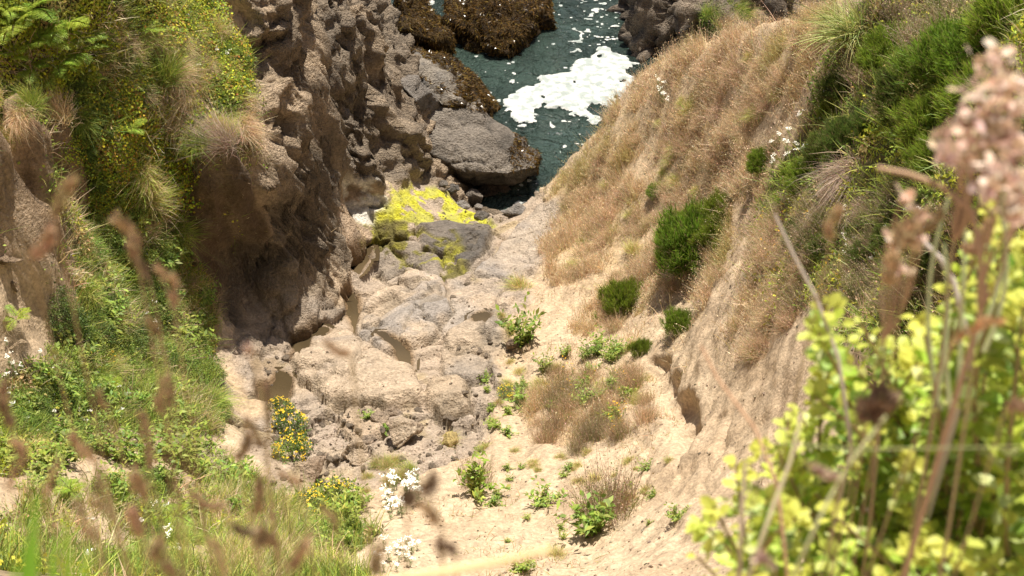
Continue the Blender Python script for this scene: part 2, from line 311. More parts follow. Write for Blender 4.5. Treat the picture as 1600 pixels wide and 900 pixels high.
for m_, (pl, rise, ca, cb) in zip(SLABM, SLABS): c_bed = mixc(c_bed, mixc(cst(*ca), cst(*cb), sstep(-0.25, 0.3, mid+0.4*big+0.3*fine)), m_*0.9)
for m_, sl_ in zip(SLABM, SLABS): c_bed = mixc(c_bed, cst(0.17,0.13,0.08), np.clip(4*m_*(1-m_)*sstep(-0.3, 0.15, mid+0.5*fine), 0, 1)*0.6)   # darker brown along the slab joints
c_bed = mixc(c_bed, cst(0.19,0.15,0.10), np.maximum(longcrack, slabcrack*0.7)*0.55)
alg = Z['algae']*sstep(0.04, 0.14, fine*0.9+mid*0.5+0.35*(Z['algae']-0.5)); c_bed = mixc(c_bed, mixc(cst(0.58,0.56,0.03), cst(0.40,0.39,0.08), t3), alg*0.95)
alg2 = Z['algae2']*np.maximum(sstep(0.22, 0.36, mid+0.7*fine), 0.8*np.maximum(slabcrack, longcrack)); c_bed = mixc(c_bed, mixc(cst(0.34,0.32,0.04), cst(0.14,0.12,0.04), t3), alg2)
wht = np.clip(Z['white']*sstep(-0.05, 0.1, fine+mid*0.3), 0, 1); c_bed = mixc(c_bed, cst(0.75,0.70,0.62), wht)
c_wall = mixc(cst(0.16,0.11,0.07), cst(0.11,0.078,0.05), t1); c_wall = mixc(c_wall, cst(0.40,0.28,0.17), Z['wall2']*t2*0.8)  # earth wall soil painted darker to stand in for the bank's shade
c_veg = mixc(cst(0.07,0.055,0.03), cst(0.12,0.10,0.04), t2)
c_dry = mixc(cst(0.44,0.32,0.19), cst(0.52,0.40,0.25), t2); c_dry = mixc(c_dry, cst(0.30,0.21,0.11), t3*0.4)
c_sea = cst(0.05,0.055,0.05)
tot = cliff+bed+wall+sand+dry+vegr+vegl+grassb+1e-6
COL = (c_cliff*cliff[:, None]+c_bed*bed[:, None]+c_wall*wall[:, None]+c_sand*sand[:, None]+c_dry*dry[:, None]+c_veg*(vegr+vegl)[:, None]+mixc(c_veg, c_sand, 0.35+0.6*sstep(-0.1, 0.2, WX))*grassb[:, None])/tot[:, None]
COL = mixc(COL, cst(0.70,0.66,0.58), np.clip(Z['white']*sstep(-0.16, 0.0, fine+mid*0.3), 0, 1)*(gz < 3.0))
wet = sstep(0.55, 0.05, TV[:, 2])*np.where(gy > 19, 1, 0); COL = mixc(COL, COL*0.35+np.array([[0.012,0.01,0.006]]), wet); COL = mixc(COL, c_sea, under)
rough = np.clip(cliff+bed*0.45+wall*0.7, 0, 1)

# ------------------------------------------------------------------ materials
def new_mat(name):
    m = bpy.data.materials.new(name); m.use_nodes = True; nt = m.node_tree; nt.nodes.clear(); return m, nt
def N(nt, t, **kw):
    nd = nt.nodes.new('ShaderNode'+t)
    for k, v in kw.items(): setattr(nd, k, v)
    return nd
POOLS = [([(402,585),(425,590),(446,572),(454,585),(436,615),(415,632),(402,612)],'muddy brown pool at the foot of the green slope'),([(455,555),(470,532),(503,503),(518,510),(492,536),(472,567)],'narrow shining stream pool between pale rocks'),
 ([(590,532),(606,530),(634,548),(645,568),(632,570),(612,550)],'ochre rock pool on the pale slab'),([(552,392),(572,376),(590,388),(582,410),(562,420),(552,408)],'dark weedy pool below the yellow algae'),([(738,496),(760,488),(765,502),(748,508)],'small brown pool beside the green plant'),([(538,430),(553,430),(558,500),(548,522),(538,480)],'stream water along a crack in the bedrock')]
POOLM = []
for pl, lab in POOLS:                                                     # level a shallow basin with a low rim for every pool
    m_ = zone(pl, 0.14, 2); mb = blur(m_.reshape(NY, NX), 16).ravel(); k = m_ > 0.5; zp = np.percentile(TV[k, 2], 22); rim = sstep(0.02, 0.22, mb)
    TV[:, 2] = TV[:, 2]*(1-rim)+np.maximum(TV[:, 2], zp+0.012+0.02*np.abs(fine))*rim; cut = sstep(0.05, 0.75, m_*0.6+mb*0.4); TV[:, 2] = TV[:, 2]*(1-cut)+np.minimum(TV[:, 2], zp-0.03+0.02*fine)*cut
    COL[:] = mixc(COL, COL*np.array([[0.55, 0.47, 0.36]]), sstep(0.05, 0.4, mb)); POOLM.append((mb, zp))
def leaf_mat(name, trans=0.35, rgh=0.55, vary=0.25):
    """thin leaf: the leaf's own colour varied a little by object, part of the light passing through"""
    m, nt = new_mat(name); L = nt.links.new
    a = N(nt, 'Attribute'); a.attribute_name = 'col'; oi = N(nt, 'ObjectInfo')
    hsv = N(nt, 'HueSaturation'); mr = N(nt, 'MapRange'); mr.inputs[3].default_value = 1.55*(1-vary); mr.inputs[4].default_value = 1.55*(1+vary)
    L(oi.outputs['Random'], mr.inputs[0]); L(mr.outputs[0], hsv.inputs['Value']); L(a.outputs['Color'], hsv.inputs['Color'])
    mh = N(nt, 'MapRange'); mh.inputs[3].default_value = 0.5-0.03*vary*4; mh.inputs[4].default_value = 0.5+0.02*vary*4; mm = N(nt, 'Math', operation='FRACT')
    m7 = N(nt, 'Math', operation='MULTIPLY'); m7.inputs[1].default_value = 7.31; L(oi.outputs['Random'], m7.inputs[0]); L(m7.outputs[0], mm.inputs[0]); L(mm.outputs[0], mh.inputs[0]); L(mh.outputs[0], hsv.inputs['Hue'])
    p = N(nt, 'BsdfPrincipled'); p.inputs['Roughness'].default_value = rgh; p.inputs['Specular IOR Level'].default_value = 0.3; L(hsv.outputs[0], p.inputs['Base Color'])
    tr = N(nt, 'BsdfTranslucent'); L(hsv.outputs[0], tr.inputs['Color'])
    mx = N(nt, 'MixShader'); mx.inputs[0].default_value = trans; L(p.outputs[0], mx.inputs[1]); L(tr.outputs[0], mx.inputs[2])
    o = N(nt, 'OutputMaterial'); L(mx.outputs[0], o.inputs[0]); return m
def ground_mat(name, use_rough=True, grain=1.0, bump=0.5, spec=0.25):
    m, nt = new_mat(name); L = nt.links.new
    a = N(nt, 'Attribute'); a.attribute_name = 'col'; tc = N(nt, 'TexCoord')
    n1 = N(nt, 'TexNoise'); n1.inputs['Scale'].default_value = 22*grain; n1.inputs['Detail'].default_value = 8; n1.inputs['Roughness'].default_value = 0.68
    n2 = N(nt, 'TexNoise'); n2.inputs['Scale'].default_value = 5.5*grain; n2.inputs['Detail'].default_value = 9; n2.inputs['Roughness'].default_value = 0.6
    vo = N(nt, 'TexVoronoi'); vo.inputs['Scale'].default_value = 30*grain
    for t in (n1, n2, vo): L(tc.outputs['Object'], t.inputs['Vector'])
    r1 = N(nt, 'MapRange'); r1.inputs[1].default_value = 0.3; r1.inputs[2].default_value = 0.7; r1.inputs[3].default_value = 0.68; r1.inputs[4].default_value = 1.3; L(n1.outputs[0], r1.inputs[0])
    r2 = N(nt, 'MapRange'); r2.inputs[1].default_value = 0.3; r2.inputs[2].default_value = 0.7; r2.inputs[3].default_value = 0.78; r2.inputs[4].default_value = 1.2; L(n2.outputs[0], r2.inputs[0])
    mu = N(nt, 'Math', operation='MULTIPLY'); L(r1.outputs[0], mu.inputs[0]); L(r2.outputs[0], mu.inputs[1])
    sc = N(nt, 'VectorMath', operation='SCALE'); L(a.outputs['Color'], sc.inputs[0]); L(mu.outputs[0], sc.inputs['Scale'])
    p = N(nt, 'BsdfPrincipled'); p.inputs['Roughness'].default_value = 0.85; p.inputs['Specular IOR Level'].default_value = spec; L(sc.outputs[0], p.inputs['Base Color'])
    ad = N(nt, 'Math', operation='MULTIPLY_ADD'); ad.inputs[1].default_value = 0.5; L(n1.outputs[0], ad.inputs[0]); L(n2.outputs[0], ad.inputs[2])
    vs = N(nt, 'Math', operation='MULTIPLY_ADD'); vs.inputs[1].default_value = -0.25; L(vo.outputs['Distance'], vs.inputs[0]); L(ad.outputs[0], vs.inputs[2])
    b = N(nt, 'Bump'); b.inputs['Strength'].default_value = bump; b.inputs['Distance'].default_value = 0.16; L(vs.outputs[0], b.inputs['Height'])
    if use_rough:
        ra = N(nt, 'Attribute'); ra.attribute_name = 'rough'; mr = N(nt, 'MapRange'); mr.inputs[3].default_value = 0.32; mr.inputs[4].default_value = 1.0; L(ra.outputs['Fac'], mr.inputs[0]); L(mr.outputs[0], b.inputs['Strength'])
        wa_ = N(nt, 'Attribute'); wa_.attribute_name = 'wet'; mw = N(nt, 'MapRange'); mw.inputs[3].default_value = 0.9; mw.inputs[4].default_value = 0.3; L(wa_.outputs['Fac'], mw.inputs[0]); L(mw.outputs[0], p.inputs['Roughness'])
    L(b.outputs[0], p.inputs['Normal'])
    o = N(nt, 'OutputMaterial'); L(p.outputs[0], o.inputs[0]); return m
M_GROUND = ground_mat('ground_rock_and_sand'); M_ROCK = ground_mat('rock', False, 1.0, 0.9)
idx = np.arange(NX*NY).reshape(NY, NX)
TQ = np.stack([idx[:-1, :-1], idx[:-1, 1:], idx[1:, 1:], idx[1:, :-1]], -1).reshape(-1, 4)
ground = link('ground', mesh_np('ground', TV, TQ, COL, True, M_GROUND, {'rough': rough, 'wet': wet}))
tag(ground, 'steep eroded gully of sand, rock and soil running down to the sea', 'ground', kind='structure')
# ------------------------------------------------------------------ sea, foam, pools
def water_mat(name, base, rgh, scales, strength):
    m, nt = new_mat(name); L = nt.links.new; tc = N(nt, 'TexCoord'); prev = None
    p = N(nt, 'BsdfPrincipled'); p.inputs['Roughness'].default_value = rgh; p.inputs['IOR'].default_value = 1.33
    nb_ = N(nt, 'TexNoise'); nb_.inputs['Scale'].default_value = 0.55; nb_.inputs['Detail'].default_value = 5; L(tc.outputs['Object'], nb_.inputs['Vector'])
    cr = N(nt, 'ValToRGB'); cr.color_ramp.elements[0].position = 0.38; cr.color_ramp.elements[1].position = 0.62
    cr.color_ramp.elements[0].color = (*[c*0.55 for c in base], 1); cr.color_ramp.elements[1].color = (*base, 1); L(nb_.outputs[0], cr.inputs[0]); L(cr.outputs[0], p.inputs['Base Color'])
    for sc, st in zip(scales, strength):
        t = N(nt, 'TexNoise'); t.inputs['Scale'].default_value = sc; t.inputs['Detail'].default_value = 4; t.inputs['Distortion'].default_value = 0.8; L(tc.outputs['Object'], t.inputs['Vector'])
        b = N(nt, 'Bump'); b.inputs['Strength'].default_value = st; b.inputs['Distance'].default_value = 1.0/sc; L(t.outputs[0], b.inputs['Height'])
        if prev: L(prev.outputs[0], b.inputs['Normal'])
        prev = b
    L(prev.outputs[0], p.inputs['Normal']); o = N(nt, 'OutputMaterial'); L(p.outputs[0], o.inputs[0]); return m
SX = axis([(-400,-12,40),(-12,-4,0.4),(-4,6,0.05),(6,12,0.4),(12,400,40)]); SY = axis([(20,35,0.06),(35,60,1),(60,700,60)])
sx, sy = np.meshgrid(SX, SY); sp = np.stack([sx.ravel(), sy.ravel(), 0*sx.ravel()], 1)
sz = 0.035*fbm(sp, 0.9, 4, 61)+0.02*fbm(sp*np.array([1, 1.6, 1]), 0.3, 3, 62)
fade = np.where((np.abs(sp[:, 0]) < 14) & (sp[:, 1] < 60), 1, 0); sp[:, 2] = sz*fade
ii = np.arange(len(sp)).reshape(len(SY), len(SX)); SQ = np.stack([ii[:-1, :-1], ii[:-1, 1:], ii[1:, 1:], ii[1:, :-1]], -1).reshape(-1, 4)
sea = link('sea', mesh_np('sea', sp, SQ, None, True, water_mat('sea_water', (0.040, 0.064, 0.053), 0.05, (1.3, 4.5, 14.0), (0.8, 0.8, 0.75))))
tag(sea, 'dark green sea water filling the cove between the rocks', 'sea', kind='structure')
def sea_h(x, y):
    q = np.stack([x, y, 0*x], 1); return 0.035*fbm(q, 0.9, 4, 61)+0.02*fbm(q*np.array([1, 1.6, 1]), 0.3, 3, 62)
FX = np.arange(-4.2, 5.5, 0.028); FY = np.arange(23, 35, 0.028); fx, fy = np.meshgrid(FX, FY); fp = np.stack([fx.ravel(), fy.ravel(), 0*fx.ravel()], 1)
FPOL = np.array([at(u, v, 0)[:2] for u, v in [(797,152),(822,132),(850,122),(882,112),(905,97),(880,102),(905,92),(925,84),(938,66),(946,58),(952,64),(962,84),(984,100),(976,112),(992,130),(1010,150),(985,160),(960,172),(935,166),(915,160),(918,176),(938,192),(936,202),(915,188),(893,172),(872,176),(850,170),(836,176),(836,190),(802,186),(797,168)]])
fw = fbm(fp, 0.5, 4, 71); fw2 = fbm(fp+5, 0.5, 4, 72); fn = fbm(fp, 0.35, 4, 73); fl = fbm(fp, 2.0, 3, 74)
fm = in_poly(fp[:, 0]+fw*0.22, fp[:, 1]+fw2*0.3, FPOL); pm = blur(fm.reshape(len(FY), len(FX)).astype(float), 14).ravel(); fm = (pm+0.55*fbm(fp, 0.16, 4, 80)*(1.05-pm)*1.6+0.28*fbm(fp, 0.06, 2, 81) > 0.50) & (fn < 0.5)
UV_d = -(fp[:, 1]*CP-(0-CAM[2])*SP); 
def zone0(pix): return in_poly(fp[:, 0]+fw*0.3, fp[:, 1]+fw2*0.3, np.array([at(u, v, 0)[:2] for u, v in pix]))
lace = np.abs(fbm(fp+np.stack([fw, fw2, fw*0], 1)*0.25, 0.55, 3, 75)) < 0.028
speck = fbm(fp, 0.12, 3, 76) > 0.40
fm |= (lace | speck) & zone0([(900,-30),(975,-30),(975,60),(940,75),(905,60)]) & (fl > -0.25)
fm |= (lace & (fl > 0.1)) & zone0([(740,80),(800,110),(870,60),(940,40),(950,120),(800,150),(770,130)])
fm |= (lace & (fbm(fp, 0.2, 3, 77) > 0.1)) & zone0([(790,170),(930,190),(930,230),(850,300),(830,230)])
fm |= zone0([(664,-20),(683,-20),(681,18),(672,32),(662,22)])
fm2 = blur(fm.reshape(len(FY), len(FX)).astype(float), 1).ravel()
fp[:, 2] = sea_h(fp[:, 0], fp[:, 1])+0.008+0.035*sstep(0.2, 1.0, blur(fm2.reshape(len(FY), len(FX)), 3).ravel())*(0.75+0.5*fbm(fp, 0.16, 3, 79))
ii = np.arange(len(fp)).reshape(len(FY), len(FX)); q = np.stack([ii[:-1, :-1], ii[:-1, 1:], ii[1:, 1:], ii[1:, :-1]], -1).reshape(-1, 4)
q = q[(fm2[q].mean(1) > 0.42)]
us, inv = np.unique(q, return_inverse=True)
m, nt = new_mat('foam'); p = N(nt, 'BsdfPrincipled'); p.inputs['Roughness'].default_value = 0.8; fcn = N(nt, 'TexNoise'); fcn.inputs['Scale'].default_value = 6; fcn.inputs['Detail'].default_value = 8; ftc = N(nt, 'TexCoord'); nt.links.new(ftc.outputs['Object'], fcn.inputs['Vector']); fcr = N(nt, 'ValToRGB'); fcr.color_ramp.elements[0].position = 0.42; fcr.color_ramp.elements[1].position = 0.6; fcr.color_ramp.elements[0].color = (0.30, 0.34, 0.32, 1); fcr.color_ramp.elements[1].color = (0.60, 0.60, 0.57, 1); nt.links.new(fcn.outputs[0], fcr.inputs[0]); nt.links.new(fcr.outputs[0], p.inputs['Base Color'])
b = N(nt, 'Bump'); t = N(nt, 'TexNoise'); t.inputs['Scale'].default_value = 25; t.inputs['Detail'].default_value = 6; b.inputs['Strength'].default_value = 0.5; b.inputs['Distance'].default_value = 0.05
nt.links.new(t.outputs[0], b.inputs['Height']); nt.links.new(b.outputs[0], p.inputs['Normal']); o = N(nt, 'OutputMaterial'); nt.links.new(p.outputs[0], o.inputs[0]); M_FOAM = m
tag(link('sea_foam', mesh_np('sea_foam', fp[us], inv.reshape(-1, 4), None, True, M_FOAM)), 'thick white foam floating in the cove, with flecks around it', 'foam', kind='stuff')

# ground tracing on the finished relief
GBVH = None
sel_f = np.ones(len(TQ), bool); cx_ = TV[TQ[:, 0]]; sel_f = (np.abs(cx_[:, 0]) < 13) & (cx_[:, 1] > 0) & (cx_[:, 1] < 34)
used = np.unique(TQ[sel_f]); rm = np.zeros(len(TV), np.int64); rm[used] = np.arange(len(used))
GBVH = BVHTree.FromPolygons(TV[used].tolist(), rm[TQ[sel_f]].tolist())
def hit(u, v):
    d = Vector(ray(u, v)).normalized(); loc, nor, i, dist = GBVH.ray_cast(Vector(CAM), d)
    return loc, nor
def drop(x, y):
    loc, nor, i, dist = GBVH.ray_cast(Vector((x, y, 40)), Vector((0, 0, -1))); return loc, nor
M_POOL = water_mat('pool_water', (0.10, 0.072, 0.038), 0.05, (9.0, 30.0), (0.10, 0.08))
for (pl, lab), (mb, zp) in zip(POOLS, POOLM):
    q = TQ[mb[TQ].max(1) > 0.10]; us, inv = np.unique(q, return_inverse=True); V = TV[us].copy(); V[:, 2] = zp; c = np.array([V[:, 0].mean(), V[:, 1].mean(), zp])
    o = link('pool', mesh_np('pool', V-c, inv.reshape(-1, 4), None, True, M_POOL)); o.location = c; tag(o, lab, 'pool', kind='structure')

# ------------------------------------------------------------------ boulders and stones
def rock_mesh(name, P, cuts=4, amp=0.10, sc=0.5, colf=None, seed=0, sm=0.35, fine=0.03, an=(1, 1, 1)):
    bm = bmesh.new(); P = [Vector(p) for p in P]
    vs = [bm.verts.new(p) for p in P]; r = bmesh.ops.convex_hull(bm, input=vs)
    bmesh.ops.delete(bm, geom=[v for v in bm.verts if not v.link_faces], context='VERTS')
    bmesh.ops.triangulate(bm, faces=bm.faces[:])
    size = max((a-b_).length for a in P for b_ in P)
    for it in range(cuts+3):
        ln = size/(2**(cuts+1)); es = [e for e in bm.edges if e.calc_length() > ln*1.6]
        if not es: break
        bmesh.ops.subdivide_edges(bm, edges=es, cuts=1); bmesh.ops.triangulate(bm, faces=bm.faces[:])
    for _ in range(2): bmesh.ops.smooth_vert(bm, verts=bm.verts[:], factor=sm, use_axis_x=True, use_axis_y=True, use_axis_z=True)
    bm.normal_update(); V = np.array([v.co[:] for v in bm.verts]); Nn = np.array([v.normal[:] for v in bm.verts]); T = np.array([[v.index for v in f.verts] for f in bm.faces] if not bm.verts.index_update() else 0); bm.free()
    W_ = V*np.array(an); fa, fe = facets(W_+fbm(V, 0.8, 3, seed+5)[:, None]*0.3*sc, sc*1.6, seed+30); fb, _ = facets(W_, sc*0.55, seed+50)
    d = amp*(0.25*fbm(W_, sc*2.2, 5, seed+1, 0.55, True)+0.4*fbm(W_, sc, 5, seed+2)+1.5*fa/(sc*1.6)+0.7*fb/(sc*0.55)-0.5*sstep(0.10, 0, fe))+fine*fbm(V, 0.12, 4, seed+3)
    V = V+Nn*d[:, None]
    col = colf(V, Nn) if colf else None
    return mesh_np(name, V, T, col, True, M_ROCK), V, T, Nn
def grey(a=(0.20,0.185,0.165), b=(0.31,0.27,0.22), c=(0.12,0.11,0.10), seed=0):
    def f(V, Nn):
        n1 = fbm(V, 0.8, 4, seed+51); n2 = fbm(V, 0.2, 4, seed+52)
        A = mixc(np.tile(a, (len(V), 1)), np.tile(b, (len(V), 1)), sstep(-0.3, 0.3, n1+0.3*n2)); return mixc(A, np.tile(c, (len(V), 1)), sstep(0.1, 0.5, n2-0.4*n1))
    return f
def weedy(zlim=0.6, seed=0, keep=0.25):
    g = grey(seed=seed)
    def f(V, Nn):
        k = sstep(keep, -0.15, fbm(V, 0.5, 4, seed+60)+(V[:, 2]-zlim)*0.9)
        w = mixc(np.tile((0.075, 0.045, 0.012), (len(V), 1)), np.tile((0.03, 0.018, 0.008), (len(V), 1)), sstep(-0.3, 0.3, fbm(V, 0.15, 3, seed+61))); return mixc(g(V, Nn), w, k)
    return f
def hull_rock(name, P, label, cat='rock', group=None, mesh_kw=None, loc=None):
    P = np.array(P); c = P.mean(0); c[2] = P[:, 2].min(); me, V, T, Nn = rock_mesh(name, P, **(mesh_kw or {}))
    me.transform(Matrix.Translation(-Vector(c))); o = link(name, me); o.location = c; tag(o, label, cat, group)
    return o, V, T, Nn
# seaweed: many small leathery straps hanging on a rock
def strap_mesh(V, T, Nn, n, seed, zmax, ln=0.065, wd=0.016, keep=-0.1, ca=(0.095,0.055,0.013), cb=(0.035,0.022,0.008), cc=(0.14,0.10,0.02)):
    r = np.random.default_rng(seed); tri = V[T]; ar = np.linalg.norm(np.cross(tri[:, 1]-tri[:, 0], tri[:, 2]-tri[:, 0]), axis=1); cz = tri.mean(1)
    ok = (sstep(-0.25, 0.25, fbm(cz, 0.5, 4, seed+60)*-1+(zmax-cz[:, 2])*0.9) > 0.4); ar = ar*ok*(Nn[T[:, 0], 2] > -0.35); k = r.choice(len(T), n, p=ar/ar.sum())
    w = r.dirichlet((1, 1, 1), n); B = (tri[k]*w[:, :, None]).sum(1); nn = Nn[T[k, 0]]
    down = np.array([0, 0, -1.0])-nn*(nn@np.array([0, 0, -1.0]))[:, None]; down += r.normal(0, 0.45, (n, 3)); down /= np.linalg.norm(down, axis=1)[:, None]
    up = nn*0.35+down; g = fbm(B, 0.45, 3, seed+9); t = sstep(-0.3, 0.3, g+r.normal(0, 0.25, n)); c = mixc(np.tile(ca, (n, 1)), np.tile(cb, (n, 1)), t); c = np.where((r.random(n) < 0.14)[:, None], np.array(cc), c)
    return blades(B+nn*0.01, up, ln*r.uniform(0.5, 1.4, n), wd*r.uniform(0.6, 1.4, n), down*0.4-nn*0.25, c, 2, r)
def norm(a): return a/(np.linalg.norm(a, axis=1)[:, None]+1e-9)
def blades(B, up, h, w, bend, col, seg, r, tipcol=None, taper=True):
    """narrow curved strips: base points, start direction, length, width, bend added along the length"""
    n = len(B); up = norm(up); side = norm(np.cross(up, r.normal(0, 1, (n, 3)))); V = []; Cc = []
    for k in range(seg+1):
        t = k/seg; c = B+up*(h*t)[:, None]+bend*(h*t*t)[:, None]; ww = (w*((1-t)**0.7 if taper else 1)+w*0.12)[:, None]*0.5
        V += [c-side*ww, c+side*ww]; cc = col if tipcol is None else col*(1-t)+tipcol*t; Cc += [cc, cc]
    V = np.stack(V, 1).reshape(-1, 3); Cc = np.stack(Cc, 1).reshape(-1, 3); m = 2*(seg+1); b0 = np.arange(n)[:, None]*m
    Q = np.concatenate([b0+np.array([[2*k, 2*k+1, 2*k+3, 2*k+2]]) for k in range(seg)], 0); return V, Q, Cc
M_WEED = leaf_mat('seaweed', 0.05, 0.2, 0.05)
def A(*l): return [at(*p) for p in l]
def off(P, d): return [np.array(p)+np.array(d) for p in P]
b_top = [aty(625,172,24.3), aty(660,160,24.8), aty(700,158,25.0), aty(737,157,25.0), aty(792,197,24.6), aty(846,245,24.0)]
b_edge = [aty(640,205,23.7), aty(668,238,23.35), aty(722,268,23.15), aty(790,272,23.2), aty(838,262,23.5)]
b_low = [aty(845,275,24.0), aty(790,297,24.1), aty(725,293,24.1), aty(670,255,24.2)]
boulder, bV, bT, bN = hull_rock('boulder', b_top+b_edge+b_low+[p+np.array([0, 1.0, -1.1]) for p in b_top[1:5]], 'big angular grey boulder with brown weed on its seaward edge, lying beside the water', 'boulder', None, dict(cuts=5, amp=0.13, sc=0.5, seed=3, sm=0.3, colf=grey((0.20,0.172,0.142), (0.29,0.25,0.205), (0.12,0.105,0.088), 3)))
def weed_on(o, V, T, Nn, n, seed, zmax, **k):
    v, q, c = strap_mesh(V, T, Nn, n, seed, zmax, **k); w = link('seaweed', mesh_np('seaweed', v-np.array(o.location), q, c, False, M_WEED), o); w['kind'] = 'stuff'
selr = (bV[bT].mean(1)[:, 0] > aty(800,220,24.2)[0]-0.25*fbm(bV[bT].mean(1), 0.5, 3, 5)) | ((bV[bT].mean(1)[:, 1] > 24.75) & (fbm(bV[bT].mean(1), 0.5, 3, 6) > -0.15))
weed_on(boulder, bV, bT[selr], bN, 6000, 11, 3.0)
rkA, v_, t_, n_ = hull_rock('seaweed_covered_rock', A((690,-60,0.2),(692,30,-0.1),(705,72,-0.1),(742,62,-0.1),(775,98,-0.1),(812,94,-0.1),(822,62,-0.1),(858,52,-0.1),(866,10,-0.1),(850,-60,0)) + A((700,-60,0.7),(703,30,0.45),(735,48,0.4),(785,82,0.25),(808,62,0.4),(846,35,0.35),(842,-50,0.7),(770,10,0.75)), 'broad low rock under brown seaweed out in the water', 'rock', 'seaweed rocks at the waterline', dict(cuts=5, amp=0.24, sc=0.6, seed=21, colf=weedy(2.0, 21)))
weed_on(rkA, v_, t_, n_, 22000, 22, 3.0)
rkA2, v_, t_, n_ = hull_rock('seaweed_covered_rock', A((622,-30,0.3),(622,62,0.3),(655,88,0.2),(705,92,0.0),(712,60,-0.1),(690,40,-0.1),(655,35,-0.1),(648,-30,0)) + A((628,0,1.3),(630,45,1.2),(665,62,0.8),(698,66,0.6)), 'seaweed covered ledge bridging the cliff foot and the water', 'rock', 'seaweed rocks at the waterline', dict(cuts=4, amp=0.2, sc=0.5, seed=24, colf=weedy(2.0, 24)))
weed_on(rkA2, v_, t_, n_, 9000, 25, 3.0)
rkB, v_, t_, n_ = hull_rock('seaweed_covered_rock', A((640,78,0.6),(700,90,0.1),(742,122,-0.1),(778,168,-0.1),(765,190,-0.1),(700,190,0.2),(660,150,0.6),(640,110,0.9)) + A((650,82,1.75),(695,100,1.5),(732,132,1.25),(758,165,1.0),(690,165,1.5),(660,130,1.85),(640,100,1.8)), 'sloping rock shoulder with olive seaweed above the big boulder', 'rock', 'seaweed rocks at the waterline', dict(cuts=5, amp=0.14, sc=0.5, seed=27, colf=weedy(1.2, 27)))
weed_on(rkB, v_, t_, n_, 13000, 28, 1.5)
hull_rock('boulder', off(A((610,118,1.6),(650,108,1.6),(690,135,1.3),(700,165,1.1),(660,180,1.3),(620,160,1.6)), (0,0,-0.4)) + A((620,125,2.3),(652,118,2.3),(680,142,1.9),(650,160,2.1)), 'rounded dark grey rock wedged between cliff and big boulder', 'boulder', None, dict(cuts=4, amp=0.10, sc=0.4, seed=31, colf=grey((0.20,0.185,0.165), (0.25,0.22,0.19), (0.13,0.12,0.11), 31)))
# the rock stack across the cove
st = A((978,-60,-0.1),(974,40,-0.2),(982,85,-0.2),(1002,104,-0.2),(1060,112,-0.2),(1120,100,-0.3)) + [aty(985,-60,33), aty(990,-20,31), aty(1000,-60,30.6), aty(1040,-40,30.0), aty(1062,20,29.3), aty(1085,-10,29.8), aty(1120,0,29.8), aty(1150,40,29.0), aty(1200,0,30.0), aty(1250,-60,31)] + [np.array([8, 34, -1]), np.array([4, 35, -1]), np.array([8, 30, -1])]
stack, v_, t_, n_ = hull_rock('rock_stack', st, 'dark fissured rock stack standing in the water across the cove', 'rock stack', None, dict(cuts=5, amp=0.45, sc=0.55, seed=37, an=(1.6, 1.6, 0.5), fine=0.06, colf=grey((0.20,0.165,0.13), (0.30,0.24,0.18), (0.11,0.10,0.09), 37)))
SBVH = BVHTree.FromPolygons(v_.tolist(), t_.tolist())
# stones
def stone(u, v, w, h, label, seed, c=((0.38,0.29,0.21),(0.46,0.36,0.26),(0.28,0.22,0.17)), group=None, ang=False, cuts=3, name='stone', sink=0.3):
    loc, nor = hit(u, v); d = (np.array(loc)-CAM)@np.array([0, CP, -SP]); r = np.random.default_rng(seed); sx = w*d/F/2; sz = h*d/F/2
    P = []
    for i in range(9 if ang else 22):
        q = r.normal(0, 1, 3); q /= np.linalg.norm(q); q[2] = abs(q[2]) if i % 3 else q[2]; P.append(q*np.array([sx, sx*r.uniform(0.75, 1.0), sz])*r.uniform(0.85, 1.1))
    me, *_ = rock_mesh(name, P, cuts=cuts, amp=0.09*sx*2, sc=0.4*sx*2+0.05, seed=seed, colf=grey(*c, seed), fine=0.012)
    o = link(name, me); o.location = loc+Vector((0, 0, sz*(1-2*sink)*0.5)); tag(o, label, 'stone', group); return o
dk = ((0.15,0.135,0.12),(0.20,0.17,0.14),(0.09,0.085,0.08)); gy_ = ((0.30,0.27,0.24),(0.36,0.32,0.27),(0.22,0.2,0.18))
stone(775,318,78,44,'long dark brown stone below the big boulder',101,((0.085,0.065,0.05),(0.12,0.09,0.065),(0.05,0.045,0.04)),cuts=4,name='boulder'); stone(819,303,38,34,'brown rounded stone at the edge of the water',102,((0.19,0.14,0.10),(0.24,0.18,0.13),(0.12,0.1,0.08))); stone(806,332,52,26,'flat grey stone leaning on the right bank above the dark stones',103,gy_)
stone(737,312,34,30,'round dark stone left of the long brown stone',104,dk); stone(707,298,24,20,'small dark stone under the boulder edge',105,dk); stone(722,325,24,18,'small grey stone in the wet channel',106,gy_); stone(752,340,30,20,'flat dark stone at the tip of the algae patch',107,dk)
stone(748,325,18,12,'pale pebble between dark stones',108,gy_); stone(690,288,22,14,'dark pebble in the crevice beside the boulder',109,dk)
stone(492,748,84,70,'pale tan boulder beside yellow flowers on the gully floor',110,((0.42,0.31,0.22),(0.5,0.39,0.28),(0.34,0.25,0.18)),ang=True,cuts=4,name='boulder'); stone(630,684,78,60,'broad flat pale boulder in the middle of the stream gravel',111,((0.5,0.39,0.28),(0.56,0.45,0.33),(0.42,0.32,0.23)),ang=True,cuts=4,name='boulder',sink=0.15)
stone(555,716,66,44,'pale low boulder left of the white flower clump',112,((0.5,0.39,0.28),(0.55,0.43,0.31),(0.42,0.32,0.23)),ang=True,cuts=4,name='boulder'); stone(596,656,40,30,'brown stone above the flat pale boulder',114); stone(612,648,30,24,'round brown stone at the edge of the slab',115)
